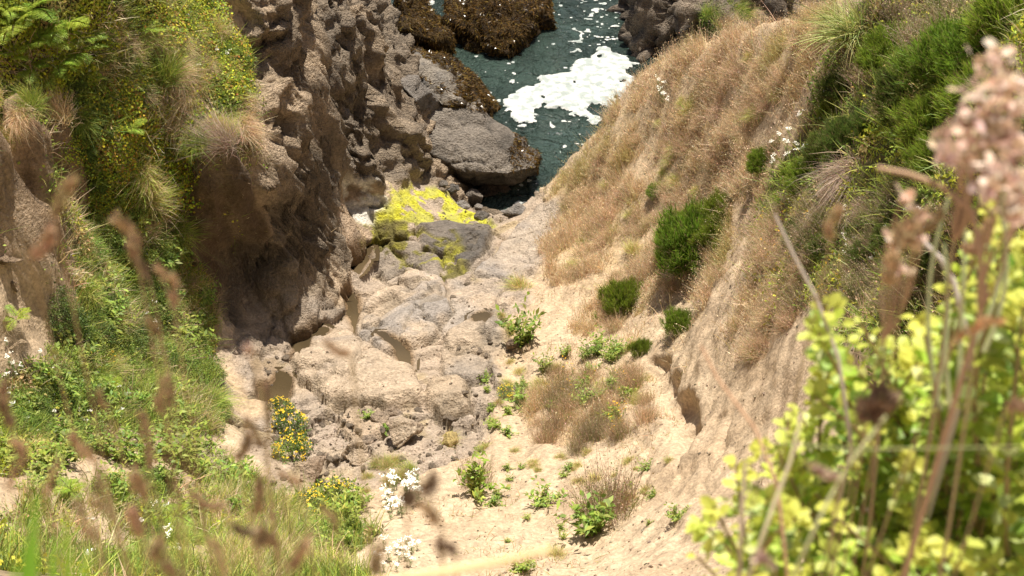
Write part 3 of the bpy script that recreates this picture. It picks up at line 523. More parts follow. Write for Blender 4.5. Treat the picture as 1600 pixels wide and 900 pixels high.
stone(10,420,52,44,'brown block of earth fallen on the sandy patch at left',116,((0.32,0.23,0.15),(0.40,0.29,0.19),(0.25,0.17,0.11)),ang=True,cuts=4,name='boulder'); stone(20,450,40,24,'smaller brown block below the fallen block',117,((0.32,0.23,0.15),(0.38,0.28,0.18),(0.25,0.17,0.11)),ang=True)
stone(575,690,28,16,'small tan stone in the gravel near the pale low boulder',118); stone(700,690,42,22,'yellowish flat stone at the foot of the right bank',119,((0.45,0.34,0.12),(0.5,0.38,0.16),(0.35,0.27,0.15))); stone(800,545,24,34,'dark stone beside the green and yellow plant',120,((0.25,0.18,0.12),(0.3,0.22,0.15),(0.18,0.13,0.1)))
stone(190,690,60,24,'pale sandy lump below the green slope',121,((0.42,0.31,0.22),(0.5,0.38,0.27),(0.36,0.27,0.19)))
protos = [rock_mesh('pebble', [np.array(q)*np.array([1, 0.8, 0.6]) for q in norm(np.random.default_rng(200+i).normal(0, 1, (16, 3)))], cuts=2, amp=0.2, sc=0.7, seed=200+i, colf=grey((0.38,0.30,0.22), (0.48,0.38,0.28), (0.28,0.23,0.19), i), fine=0.03)[0] for i in range(6)]
pr = random.Random(5); areas = [((430,630),(530,760),55), ((520,640),(760,740),75), ((690,290),(800,345),25), ((380,540),(520,640),20), ((700,430),(800,620),25), ((420,640),(480,760),20)]
for (a, b_, k) in areas:
    for i in range(k):
        loc, nor = hit(pr.uniform(a[0], b_[0]), pr.uniform(a[1], b_[1]))
        if loc is None: continue
        o = link('pebble', protos[pr.randrange(6)]); s = 0.022+0.065*pr.random()**2.2; o.location = loc+Vector((0, 0, s*0.25)); o.scale = (s, s*pr.uniform(0.7, 1.1), s*pr.uniform(0.7, 1.0)); o.rotation_euler = (pr.uniform(-0.3, 0.3), pr.uniform(-0.3, 0.3), pr.uniform(0, 6.28))
        tag(o, 'small loose tan pebble on the gully floor', 'pebble', 'loose pebbles on the gully floor')
# ------------------------------------------------------------------ plants: one of each kind, then copies
M_LEAF = leaf_mat('leaf', 0.38, 0.5, 0.16); M_GRASS = leaf_mat('grass_blade', 0.30, 0.6, 0.12); M_COVER = leaf_mat('grass_cover', 0.30, 0.6, 0.0); M_TWIG = leaf_mat('twig', 0.0, 0.8, 0.12); M_PETAL = leaf_mat('petal', 0.25, 0.6, 0.04)
def rep(c, n): return np.tile(np.array(c, float), (n, 1))
def jit(c, r, a=0.18): return np.clip(c*(1+r.normal(0, a, (len(c), 1)))*(1+r.normal(0, a*0.35, c.shape)), 0.002, 0.9)
def leaves(Cn, ax, nor, ln, wd, col):
    ax = norm(ax); sd = norm(np.cross(ax, nor)); nr = np.cross(sd, ax); l = ln[:, None]; w = wd[:, None]*0.5
    V = np.stack([Cn, Cn+ax*l*0.5-sd*w+nr*l*0.08, Cn+ax*l-nr*l*0.08, Cn+ax*l*0.5+sd*w+nr*l*0.08], 1).reshape(-1, 3)
    return V, np.arange(len(V)).reshape(-1, 4), np.repeat(col, 4, 0)
def joinm(*parts):
    V, Q, Cc, o = [], [], [], 0
    for v, q, c in parts: V.append(v); Q.append(q+o); Cc.append(c); o += len(v)
    return np.concatenate(V), np.concatenate(Q), np.concatenate(Cc)
def tubes(P, rad, col, k=5):
    """one bent round stem through points P (m,3) with radii"""
    P = np.array(P); m = len(P); d = np.gradient(P, axis=0); d = norm(d); a = norm(np.cross(d, np.tile([0.31, 0.77, 0.55], (m, 1)))); b = np.cross(d, a); th = np.arange(k)/k*2*np.pi
    V = (P[:, None]+(a[:, None]*np.cos(th)[None, :, None]+b[:, None]*np.sin(th)[None, :, None])*np.asarray(rad)[:, None, None]).reshape(-1, 3)
    Q = [[i*k+j, i*k+(j+1) % k, (i+1)*k+(j+1) % k, (i+1)*k+j] for i in range(m-1) for j in range(k)]
    return V, np.array(Q), np.tile(col, (len(V), 1))
def thing(name, parts):
    root = empty(name)
    for pn, (v, q, c), mat in parts: link(pn, mesh_np(pn, v, q, c, False, mat), root)
    return root
PROTOS = []
def copy_thing(p, loc, scale, rz, tilt=None):
    c = p.copy(); C.objects.link(c); c.location = loc; c.scale = scale if isinstance(scale, tuple) else (scale,)*3
    q = Matrix.Rotation(rz, 4, 'Z')
    if tilt is not None: q = Vector((0, 0, 1)).rotation_difference(tilt).to_matrix().to_4x4() @ q
    c.rotation_euler = q.to_euler()
    for ch in p.children:
        d = ch.copy(); C.objects.link(d); d.parent = c
    return c
def dome(r, n, rx, h, lo=0.5):
    d = norm(r.normal(0, 1, (n, 3))); d[:, 2] = np.abs(d[:, 2]); k = r.uniform(lo, 1, n)**0.5
    return d*k[:, None]*np.array([rx, rx, h]), d
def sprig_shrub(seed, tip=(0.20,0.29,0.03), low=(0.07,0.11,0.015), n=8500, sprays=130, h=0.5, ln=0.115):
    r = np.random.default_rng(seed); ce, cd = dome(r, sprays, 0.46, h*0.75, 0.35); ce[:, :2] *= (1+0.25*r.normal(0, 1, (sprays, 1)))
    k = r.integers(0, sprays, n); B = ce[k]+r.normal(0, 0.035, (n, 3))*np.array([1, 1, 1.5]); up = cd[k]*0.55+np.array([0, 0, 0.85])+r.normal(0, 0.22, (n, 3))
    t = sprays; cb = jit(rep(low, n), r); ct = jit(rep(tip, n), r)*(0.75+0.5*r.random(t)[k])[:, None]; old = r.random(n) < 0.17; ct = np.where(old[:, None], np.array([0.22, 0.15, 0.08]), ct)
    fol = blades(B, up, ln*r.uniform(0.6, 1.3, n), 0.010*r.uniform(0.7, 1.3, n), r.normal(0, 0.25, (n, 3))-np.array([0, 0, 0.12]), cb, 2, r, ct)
    tw = blades(r.normal(0, 0.05, (sprays, 3))*np.array([1, 1, 0.1])-np.array([0, 0, 0.08]), ce, np.linalg.norm(ce, axis=1)+0.05, np.full(sprays, 0.016), rep((0, 0, 0.05), sprays), jit(rep((0.16,0.11,0.07), sprays), r), 2, r)
    un = blades(ce*r.uniform(0.5, 0.9, (sprays, 1)), r.normal(0, 1, (sprays, 3))+np.array([0, 0, -0.3]), np.full(sprays, 0.16), np.full(sprays, 0.012), rep((0, 0, -0.3), sprays), jit(rep((0.19,0.13,0.085), sprays), r), 2, r)
    return [('foliage', fol, M_LEAF), ('twigs', joinm(tw, un), M_TWIG)]
def leafy_bush(seed, cols=((0.13,0.19,0.035),(0.19,0.25,0.05),(0.08,0.125,0.025)), n=3000, clumps=60, rx=0.5, h=0.42, ls=0.036):
    r = np.random.default_rng(seed); ce, cd = dome(r, clumps, rx, h, 0.3); k = r.integers(0, clumps, n); B = ce[k]+r.normal(0, 0.055, (n, 3)); nr = cd[k]*0.7+np.array([0, 0, 0.7])+r.normal(0, 0.5, (n, 3))
    ax = cd[k]+np.array([0, 0, 0.4])+r.normal(0, 0.7, (n, 3)); cc = np.array(cols)[r.integers(0, len(cols), clumps)][k]; c = jit(cc, r, 0.25)
    fol = leaves(B, ax, nr, ls*r.uniform(0.6, 1.4, n), ls*0.6*r.uniform(0.6, 1.4, n), c)
    tw = blades(r.normal(0, 0.05, (clumps, 3))*np.array([1, 1, 0.1])-np.array([0, 0, 0.08]), ce, np.linalg.norm(ce, axis=1), np.full(clumps, 0.014), rep((0, 0, 0.1), clumps), jit(rep((0.17,0.12,0.075), clumps), r), 2, r)
    return [('foliage', fol, M_LEAF), ('twigs', tw, M_TWIG)]
def tussock(seed, cols, n=700, ln=0.62, w=0.0085, spread=0.5, droop=0.75, base=0.2, lean=0.3):
    r = np.random.default_rng(seed); a = r.uniform(0, 2*np.pi, n); o = np.stack([np.cos(a), np.sin(a), 0*a], 1); s = r.random(n)**0.7
    B = o*base*s[:, None]; B[:, 2] = -0.04; up = o*(spread*s)[:, None]+np.array([0, 0, 1])+r.normal(0, 0.12, (n, 3)); bend = o*(0.30*s)[:, None]+r.normal(0, 0.16, (n, 3))-np.array([0, 0, 1])*(droop*s*r.uniform(0.5, 1.2, n))[:, None]
    la = r.uniform(0, 6.28); bend = bend+np.array([math.cos(la), math.sin(la), -0.25])*lean*r.uniform(0.3, 1.3, (n, 1)); B[:, :2] += 0.10*r.normal(0, 1, (n, 2))*np.array([1.4, 0.6])
    cc = jit(np.array(cols)[r.integers(0, len(cols), n)], r, 0.2)
    return blades(B, up, ln*r.uniform(0.5, 1.15, n), w*r.uniform(0.6, 1.4, n), bend, cc, 4, r)
def dry_bush(seed, n=500, h=0.5, col=((0.40,0.295,0.19),(0.30,0.215,0.135),(0.48,0.37,0.25)), green=0.1):
    r = np.random.default_rng(seed); B = r.normal(0, 0.16, (n, 3)); B[:, 2] = -0.03; up = B*np.array([1.2, 1.2, 0])+np.array([0, 0, 1])+r.normal(0, 0.22, (n, 3)); ln = h*r.uniform(0.45, 1.1, n); cc = jit(np.array(col)[r.integers(0, 3, n)], r)
    g = r.random(n) < green; cc = np.where(g[:, None], np.array([0.14, 0.17, 0.04]), cc); bend = r.normal(0, 0.25, (n, 3)); st = blades(B, up, ln, np.full(n, 0.007), bend, cc, 2, r)
    m = n*3; k = r.integers(0, n, m); t = r.uniform(0.45, 1, m); P = B[k]+norm(up)[k]*(ln[k]*t)[:, None]+bend[k]*(ln[k]*t*t)[:, None]+r.normal(0, 0.012, (m, 3))
    sd = leaves(P, r.normal(0, 1, (m, 3)), r.normal(0, 1, (m, 3)), 0.022*r.uniform(0.5, 1.4, m), 0.013*r.uniform(0.5, 1.4, m), jit(cc[k]*1.15, r))
    return [('stalks', st, M_GRASS), ('seed_heads', sd, M_GRASS)]
def herb(seed, cols, n=260, rx=0.3, h=0.35, ls=0.085, lw=0.4):
    r = np.random.default_rng(seed); k = 14; ce = r.normal(0, rx*0.5, (k, 3)); ce[:, 2] = r.uniform(0.3, 1, k)*h; j = r.integers(0, k, n); t = r.random(n); B = ce[j]*np.stack([t, t, t], 1)+r.normal(0, 0.015, (n, 3)); a = r.uniform(0, 6.28, n)
    ax = np.stack([np.cos(a), np.sin(a), r.uniform(0, 0.9, n)], 1); fol = leaves(B, ax, np.array([0, 0, 1])+r.normal(0, 0.3, (n, 3)), ls*r.uniform(0.5, 1.3, n), ls*lw*r.uniform(0.6, 1.3, n), jit(np.array(cols)[r.integers(0, len(cols), n)], r, 0.22))
    tw = blades(rep((0, 0, -0.03), k), ce, np.linalg.norm(ce, axis=1), np.full(k, 0.010), rep((0, 0, 0), k), jit(rep((0.17,0.17,0.06), k), r), 2, r)
    return [('foliage', fol, M_LEAF), ('stems', tw, M_TWIG)]
def blossoms(r, P, size, col, per=7):
    n = len(P)*per; k = np.repeat(np.arange(len(P)), per); o = r.normal(0, size*0.45, (n, 3))*np.array([1, 1, 0.35])
    return leaves(P[k]+o, r.normal(0, 1, (n, 3))*np.array([1, 1, 0.3]), np.array([0, 0, 1])+r.normal(0, 0.35, (n, 3)), size*r.uniform(0.5, 0.9, n), size*r.uniform(0.45, 0.8, n), jit(rep(col, n), r, 0.08))
def yellow_plant(seed, n=66, rx=0.34, h=0.34):
    r = np.random.default_rng(seed); p = leafy_bush(seed, ((0.12,0.17,0.05),(0.17,0.22,0.05),(0.09,0.13,0.04)), 1300, 40, rx, h*0.8, 0.045); P, d = dome(r, n, rx*1.05, h, 0.8); P[:, 2] += 0.04
    return p+[('blossoms', blossoms(r, P, 0.032, (0.68,0.47,0.025), 5), M_PETAL)]
def yarrow(seed, heads=3, h=0.4):
    r = np.random.default_rng(seed); T = r.normal(0, 0.055, (heads, 3)); T[:, 2] = h*r.uniform(0.8, 1.05, heads)
    st = blades(rep((0, 0, -0.03), heads), T, np.linalg.norm(T, axis=1)+0.03, np.full(heads, 0.007), rep((0, 0, 0), heads), jit(rep((0.16,0.19,0.07), heads), r), 3, r, None, False)
    m = 26; a = r.uniform(0, 6.28, m); lv = leaves(np.stack([0*a, 0*a, r.uniform(0, h*0.6, m)], 1), np.stack([np.cos(a), np.sin(a), r.uniform(0.2, 0.8, m)], 1), rep((0, 0, 1), m)+r.normal(0, 0.2, (m, 3)), r.uniform(0.05, 0.11, m), r.uniform(0.008, 0.016, m), jit(rep((0.11,0.15,0.05), m), r))
    return [('stems', joinm(st, lv), M_LEAF), ('flower_heads', blossoms(r, T, 0.052, (0.72,0.71,0.64), 9), M_PETAL)]
def fern_frond(seed, L=0.7, cols=((0.17,0.25,0.03),(0.24,0.31,0.04))):
    r = np.random.default_rng(seed); k = 17; t = np.linspace(0.12, 1, k); mid = np.stack([0*t, L*(t-0.12*t*t), L*(0.55*t-0.55*t*t)], 1); V = []
    rib = blades(np.zeros((1, 3)), np.array([[0, 1, 0.55]]), np.array([L*1.1]), np.array([0.012]), np.array([[0, -0.12, -0.5]]), rep((0.16,0.15,0.05), 1), 6, r); out = [rib]
    for s in (-1, 1):
        pl = L*0.34*np.sin(np.pi*(t*0.86+0.12))**0.8; ax = np.stack([s*np.ones(k), 0.45*np.ones(k), -0.15*np.ones(k)], 1)+r.normal(0, 0.06, (k, 3)); c = jit(np.array(cols)[r.integers(0, 2, k)], r, 0.12)
        for u in np.linspace(0.1, 0.95, 7):                                # little leaflets along each side branch
            P = mid+norm(ax)*(pl*u)[:, None]
            for s2 in (-1, 1): out.append(leaves(P, np.stack([0.5*s*np.ones(k), s2*np.ones(k), -0.1*np.ones(k)], 1), rep((0, 0, 1), k)+r.normal(0, 0.25, (k, 3)), pl*0.24*(1.1-u)+0.006, pl*0.12*(1.1-u)+0.006, c))
    return joinm(*out)
def bramble(seed, n=420, rx=0.55, h=0.22, cols=((0.34,0.38,0.03),(0.24,0.31,0.03),(0.13,0.19,0.025),(0.46,0.44,0.04),(0.09,0.13,0.02),(0.28,0.16,0.03))):
    r = np.random.default_rng(seed); P, d = dome(r, n, rx, h, 0.1); P[:, 2] += 0.05*fbm(P, 0.3, 2, seed)
    ax = r.normal(0, 1, (n, 3))*np.array([1, 1, 0.4]); fol = leaves(P, ax, np.array([0, 0, 1])+r.normal(0, 0.35, (n, 3)), 0.06*r.uniform(0.6, 1.4, n), 0.05*r.uniform(0.6, 1.3, n), jit(np.array(cols)[r.integers(0, len(cols), n)], r, 0.2))
    m = 30; st = blades(rep((0, 0, 0), m), P[:m], np.linalg.norm(P[:m], axis=1), np.full(m, 0.01), rep((0, 0, 0.1), m), jit(rep((0.19,0.11,0.07), m), r), 3, r)
    return [('foliage', fol, M_LEAF), ('runners', st, M_TWIG)]
FERN_M = [mesh_np('frond', *fern_frond(300+i), False, M_LEAF) for i in range(3)]
FERN_DRY = None
def fern(loc, s, rz, n, label, group, seed):
    r = random.Random(seed); root = empty('fern', loc, rz); root.scale = (s,)*3; tag(root, label, 'fern', group)
    for i in range(n):
        f = link('frond', FERN_M[r.randrange(3)], root); f.rotation_euler = (r.uniform(-0.25, 0.55), r.uniform(-0.25, 0.25), 6.283*i/n+r.uniform(-0.35, 0.35)); f.scale = (r.uniform(0.8, 1.15),)*3; f.location = (0, 0, 0.02*i)
    return root
GREEN = ((0.14,0.21,0.035),(0.21,0.27,0.055),(0.10,0.15,0.03)); YGREEN = ((0.29,0.35,0.055),(0.21,0.27,0.045),(0.34,0.31,0.09)); STRAW = ((0.46,0.35,0.20),(0.36,0.26,0.14),(0.52,0.42,0.27)); DEAD = ((0.32,0.25,0.18),(0.24,0.18,0.13),(0.40,0.33,0.25)); PAMPA = ((0.30,0.32,0.10),(0.42,0.39,0.17),(0.20,0.24,0.07))
SHELF = {  # kind: (list of prototypes, nominal width)
 'sprig': ([('sprig_shrub', sprig_shrub(s)) for s in (1, 2, 3)], 1.1),
 'darksprig': ([('sprig_shrub', sprig_shrub(s, (0.13,0.20,0.035), (0.05,0.07,0.018), 7000)) for s in (4, 5)], 1.1),
 'bush': ([('leafy_bush', leafy_bush(s)) for s in (11, 12, 13)], 1.1),
 'darkbush': ([('leafy_bush', leafy_bush(s, ((0.08,0.12,0.028),(0.115,0.16,0.035),(0.055,0.085,0.022)))) for s in (14, 15)], 1.1),
 'greentuss': ([('grass_tussock', [('blades', tussock(s, GREEN+YGREEN), M_GRASS)]) for s in (21, 22)], 1.1),
 'mixtuss': ([('grass_tussock', [('blades', tussock(s, YGREEN+STRAW), M_GRASS)]) for s in (23, 24)], 1.1),
 'strawtuss': ([('grass_tussock', [('blades', tussock(s, STRAW, droop=1.0, lean=0.6), M_GRASS)]) for s in (25, 26)], 1.1),
 'deadtuss': ([('grass_tussock', [('blades', tussock(s, DEAD, droop=1.0, spread=0.7, lean=0.9), M_GRASS)]) for s in (27, 28)], 1.2),
 'pampas': ([('pampas_tussock', [('blades', tussock(s, PAMPA, 600, 0.95, 0.016, 0.8, 0.9), M_GRASS)]) for s in (29,)], 1.4),
 'drybush': ([('dry_shrub', dry_bush(s)) for s in (31, 32, 33)], 0.75),
 'greydry': ([('dry_shrub', dry_bush(s, 500, 0.5, ((0.26,0.20,0.14),(0.20,0.14,0.09),(0.34,0.27,0.19)), 0.25)) for s in (34, 35)], 0.75),
 'herb': ([('leafy_herb', herb(s, ((0.17,0.24,0.04),(0.25,0.29,0.06),(0.12,0.17,0.03)))) for s in (41, 42, 43)], 0.5),
 'yellow': ([('flowering_shrub', yellow_plant(s)) for s in (51, 52)], 0.75),
 'bramble': ([('bramble', bramble(s)) for s in (61, 62, 63)], 1.1),
 'yarrow': ([('yarrow_plant', yarrow(s, 2+s % 3)) for s in (71, 72, 73, 74)], 0.22),
}
SHELF['yflower'] = ([('wildflower', [yarrow(75, 4, 0.3)[0], ('flower_heads', blossoms(np.random.default_rng(76), np.random.default_rng(77).normal(0, 0.06, (5, 3))+np.array([0, 0, 0.3]), 0.03, (0.75,0.45,0.02), 6), M_PETAL)])], 0.22)
SHELF = {k: ([thing(n_, p_) for n_, p_ in l], w) for k, (l, w) in SHELF.items()}
PLACED = {id(p): 0 for l, w in SHELF.values() for p in l}
vr = random.Random(17)
def place(kind, u, v, wpx, label, cat, group=None, hs=1.0, up=0.55, sink=0.0, which=None, on=None):
    loc, nor = hit(u, v) if on is None else on.ray_cast(Vector(CAM), Vector(ray(u, v)).normalized())[:2]
    if loc is None: return None
    l, w = SHELF[kind]; p = l[vr.randrange(len(l)) if which is None else which]; d = (np.array(loc)-CAM)@np.array([0, CP, -SP]); s = wpx*d/F/w
    tilt = (nor*(1-up)+Vector((0, 0, 1))*up).normalized()
    if PLACED[id(p)] == 0:
        o = p; o.location = loc-tilt*sink*s; o.scale = (s, s, s*hs); o.rotation_euler = (Vector((0, 0, 1)).rotation_difference(tilt).to_matrix().to_4x4() @ Matrix.Rotation(vr.uniform(0, 6.28), 4, 'Z')).to_euler()
    else: o = copy_thing(p, loc-tilt*sink*s, (s, s, s*hs), vr.uniform(0, 6.28), tilt)
    PLACED[id(p)] += 1; tag(o, label, cat, group); return o
def fill(kind, pix, n, wr, label, cat, group, hs=(0.8, 1.2), up=0.5, sink=0.0):
    P = np.array(pix, float); k = 0; t = 0
    while k < n and t < n*30:
        t += 1; u = vr.uniform(P[:, 0].min(), P[:, 0].max()); v = vr.uniform(P[:, 1].min(), P[:, 1].max())
        if in_poly(np.array([u]), np.array([v]), P)[0]: place(kind, u, v, vr.uniform(*wr), label, cat, group, vr.uniform(*hs), up, sink); k += 1

# -- right hillside
for (u, v, w, hs, lab) in [(1092,395,150,1.15,'large rounded bright green shrub on the edge of the sandy spur'),(972,478,78,1.25,'upright green shrub on the dry grass left of the large rounded shrub'),(1062,512,58,1.2,'small green shrub on bare sand beside the sandy spur'),
    (1003,550,42,1.3,'smallest green shrub, alone on the slope below the dry grass'),(1025,302,34,1.0,'small green tuft high in the dry golden grass'),(1128,335,80,0.9,'green shrub joined to the upper right of the large rounded shrub')]:
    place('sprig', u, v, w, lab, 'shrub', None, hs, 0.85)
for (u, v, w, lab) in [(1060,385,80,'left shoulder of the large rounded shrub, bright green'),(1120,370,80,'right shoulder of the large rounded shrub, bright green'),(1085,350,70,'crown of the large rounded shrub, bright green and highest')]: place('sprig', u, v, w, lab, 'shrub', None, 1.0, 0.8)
fill('strawtuss', [(20,740),(330,760),(420,850),(20,880)], 14, (40, 70), 'dry straw tussock among the green at the lower left', 'tussock', 'straw tussocks at the lower left', (0.6, 0.9), 0.6)
fill('drybush', [(1040,400),(1130,400),(1130,450),(1050,450)], 9, (26, 44), 'dry brown brush under the large rounded shrub', 'dry shrub', 'dry brush under the large rounded shrub', (0.7, 1.1), 0.7)
fill('drybush', [(940,480),(1000,480),(1000,520),(950,520)], 6, (24, 40), 'dry brown brush under the upright green shrub', 'dry shrub', 'dry brush under the upright green shrub', (0.7, 1.1), 0.7)
for (u, v, w) in [(1315,140,62),(1350,118,80),(1362,195,56),(1395,92,100),(1425,150,110),(1440,60,110),(1475,110,130),(1490,30,120),(1530,85,130),(1545,160,130),(1585,40,130),(1600,120,130),(1400,20,70),(1340,60,50),(1212,228,50),(1192,258,46),(1265,285,80),(1290,240,70),(1320,225,70),(1230,330,60),(1430,310,70),(1470,260,100),(1540,260,120),(1178,298,44),(1585,230,120),(1590,320,110),(1500,340,100),(1520,10,120),(1455,200,110),(1390,170,80),(1300,175,40)]:
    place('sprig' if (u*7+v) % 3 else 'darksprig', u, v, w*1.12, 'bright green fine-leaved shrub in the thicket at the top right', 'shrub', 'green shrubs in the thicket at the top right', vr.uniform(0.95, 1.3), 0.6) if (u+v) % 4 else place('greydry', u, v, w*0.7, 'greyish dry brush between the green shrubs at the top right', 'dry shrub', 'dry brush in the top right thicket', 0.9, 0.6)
fill('darksprig', [(1240,330),(1400,250),(1480,350),(1440,480),(1290,470)], 14, (40, 80), 'dark green low shrub on the shaded hillside behind the foreground leaves', 'shrub', 'dark shrubs on the right hillside')
fill('greydry', [(1220,330),(1420,300),(1450,450),(1330,520),(1220,500)], 38, (34, 60), 'greyish dry brush on the right hillside above the sandy spur', 'dry shrub', 'dry brush on the right hillside', (0.8, 1.3))
fill('drybush', [(1190,340),(1260,330),(1270,480),(1180,560),(1140,560),(1160,460)], 42, (30, 50), 'dry brown brush on the sandy spur', 'dry shrub', 'dry brush on the sandy spur', (0.6, 1.0))
place('deadtuss', 1335,268,130,'large grey straw tussock combed over the slope under the thicket','tussock',None,0.9,0.6); place('deadtuss', 1300,300,90,'grey straw tussock lying just below the largest grey tussock','tussock',None,0.8,0.6); place('deadtuss', 1355,320,100,'lowest grey straw tussock on the hillside','tussock',None,0.8,0.6); place('deadtuss', 1270,255,60,'small grey tussock left of the largest grey tussock','tussock',None,0.8,0.6)
place('pampas', 1335,55,125,'tall yellow green pampas tussock at the top edge beside the dry grass','tussock',None,1.0,0.8); place('pampas', 1300,35,70,'smaller pampas tussock at the left of the tall pampas tussock','tussock',None,1.0,0.8)
place('mixtuss', 812,448,52,'tan grass clump overhanging the rock at the edge of the gully','tussock',None,0.9,0.3)
fill('mixtuss', [(880,330),(1000,180),(1180,80),(1240,120),(1150,240),(1000,400),(900,430)], 26, (22, 44), 'small yellowish grass tuft in the golden slope', 'tussock', 'grass tufts in the golden slope', (0.6, 1.0))
fill('drybush', [(880,330),(1000,180),(1180,60),(1260,60),(1150,260),(1020,430),(940,520),(900,430)], 70, (22, 44), 'dry tan brush in the golden slope', 'dry shrub', 'dry brush in the golden slope', (0.5, 0.9))
fill('drybush', [(830,620),(900,560),(1000,560),(1020,640),(990,690),(900,690),(830,700)], 22, (22, 50), 'dry brown brush at the foot of the right slope', 'dry shrub', 'dry brush at the foot of the right slope', (0.6, 1.6))
fill('mixtuss', [(830,560),(1000,540),(1010,680),(840,690)], 18, (20, 40), 'pale grass tuft at the foot of the right slope', 'tussock', 'pale tufts at the foot of the right slope', (0.6, 1.1), 0.6)
fill('greydry', [(830,660),(880,600),(960,620),(970,690),(850,720)], 10, (30, 48), 'dark dry brush at the foot of the right slope', 'dry shrub', 'dark brush at the foot of the right slope', (1.0, 1.5))
fill('herb', [(840,540),(1000,520),(1010,660),(940,690),(840,680)], 26, (18, 38), 'small green herb among the dry brush of the right slope', 'herb', 'herbs among the dry brush')
# -- gully and sand
for (kind, u, v, w, hs, lab) in [('herb',822,535,72,1.3,'bright green leafy plant growing over the rock edge right of the slab'),('herb',815,632,44,1.0,'small green plant between rocks near yellow lichen'),('herb',742,775,80,1.5,'tall green plant on the sand left of the centre'),('greydry',745,755,50,1.5,'dry stalks standing in the tall green plant'),
    ('herb',925,832,92,1.2,'wide green plant on the open sand'),('greydry',950,800,100,1.35,'dry brown stalks standing over the wide green plant'),('herb',850,790,60,0.8,'low green plant on the sand between the two taller plants'),('herb',770,792,40,0.9,'small green plant at the foot of the tall green plant'),('drybush',972,785,36,1.3,'upright dry tuft on the sand above the wide green plant'),
    ('herb',1010,735,30,0.8,'small green weed high on the sand'),('mixtuss',985,780,34,0.7,'small grass tuft right of the upright dry tuft'),('herb',1058,812,40,0.8,'small green weed near the sandy spur foot'),('mixtuss',870,868,44,0.6,'small tuft on the sand near the lower edge'),('herb',815,892,50,0.8,'green plant cut by the lower edge of the picture'),
    ('greentuss',640,735,40,0.7,'green tuft on the gravel by the white flowers'),('herb',576,652,26,0.8,'tiny green plant between brown stones'),('herb',600,672,24,0.8,'tiny green plant by the flat pale boulder'),('mixtuss',700,690,40,0.7,'dry tuft by the flat yellowish stone'),
    ('yellow',452,668,62,1.2,'yellow flowering shrub against the foot of the bank'),('yellow',458,712,66,1.3,'yellow flowering shrub above the tan boulder'),('yellow',436,640,44,1.0,'yellow flowering shrub at the top of the yellow row'),('yellow',480,800,76,0.9,'yellow flowering shrub below the tan boulder'),('yellow',520,788,90,1.0,'wide yellow flowering shrub right of the tan boulder'),('yellow',790,612,30,0.7,'small yellow flowering plant at the rock edge')]:
    place(kind, u, v, w, lab, {'herb': 'plant', 'yellow': 'flowering shrub'}.get(kind, 'dry grass' if 'tuss' not in kind else 'tussock'), None, hs, 0.8)
fill('herb', [(480,800),(560,770),(575,840),(540,890),(480,880)], 14, (40, 66), 'fresh green herb below the yellow flowering shrubs', 'herb', 'green herbs below the yellow shrubs')
fill('herb', [(780,730),(1080,700),(1080,800),(900,870),(760,860)], 16, (14, 26), 'tiny green weed on the sand', 'weed', 'tiny weeds on the sand', (0.6, 1.0)); fill('mixtuss', [(720,680),(860,700),(1060,720),(1000,800),(800,760)], 18, (14, 30), 'tiny dry tuft on the sand', 'tuft', 'tiny dry tufts on the sand', (0.6, 1.0))
fill('mixtuss', [(560,720),(640,720),(620,770),(540,770)], 8, (24, 40), 'grass tuft along the bank above the white flowers', 'tussock', 'tufts above the white flowers')
# -- left bank above the scarp
for i, (u, v, w, n_) in enumerate([(30,45,110,9),(70,70,100,8),(105,40,110,9),(20,90,80,8),(60,20,100,8),(125,85,90,8),(95,100,80,7),(15,15,90,8),(135,55,70,7),(80,120,60,6),(145,120,60,6),(55,105,70,7)]):
    loc, nor = hit(u, v+20); d = (np.array(loc)-CAM)@np.array([0, CP, -SP]); fern(loc+Vector((0, 0, 0.15)), w*d/F/1.25, i*1.3, n_, 'bright green fern in the bank at the top left', 'ferns in the bank at the top left', i)
for i, (u, v, w, lab) in enumerate([(187,212,48,'single pale green fern hanging on the dark bank'),(172,622,44,'fern on the lower left slope beside dark bushes'),(110,790,54,'fern among grass at the lower left'),(275,830,60,'pale fern in the grass at the bottom'),(25,515,50,'yellow green fern beside the bare sandy patch'),(230,60,46,'small fern right of the fern bank')]):
    loc, nor = hit(u, v); d = (np.array(loc)-CAM)@np.array([0, CP, -SP]); fern(loc+nor*(0.22 if i == 0 else 0.06)+Vector((0, 0, 0.12)), w*d/F/1.1, i*2.1, 6, lab, None, 40+i)
TOPL = [(150,0),(320,0),(395,95),(400,190),(330,215),(250,190),(200,150),(150,90)]
fill('bramble', [(180,0),(320,0),(380,80),(395,150),(330,140),(250,60)], 50, (44, 84), 'yellow leaved bramble on the sunny bank at the top left', 'bramble', 'brambles on the sunny bank', (0.7, 1.2), 0.3)
fill('bramble', [(120,160),(260,90),(300,200),(290,320),(170,330),(110,260)], 70, (50, 90), 'yellow and dark leaved bramble hanging on the scarp', 'bramble', 'brambles hanging on the scarp', (0.7, 1.2), 0.2)
fill('darkbush', [(60,120),(250,130),(300,230),(270,330),(160,320),(110,230)], 14, (36, 60), 'dark green bush on the shaded scarp', 'bush', 'dark bushes on the scarp', (0.7, 1.1), 0.35)
fill('bush', TOPL, 14, (34, 60), 'green bush on the sunny bank', 'bush', 'bushes on the sunny bank', (0.7, 1.0), 0.4)
fill('strawtuss', [(170,60),(260,40),(380,120),(400,210),(330,220),(220,160)], 34, (36, 70), 'pale straw tussock on the bank above the scarp', 'tussock', 'straw tussocks above the scarp', (0.7, 1.0), 0.4)
fill('mixtuss', [(150,30),(330,30),(395,140),(390,220),(280,210),(180,130)], 30, (34, 64), 'yellow green tussock on the bank above the scarp', 'tussock', 'green tussocks above the scarp', (0.7, 1.0), 0.4)
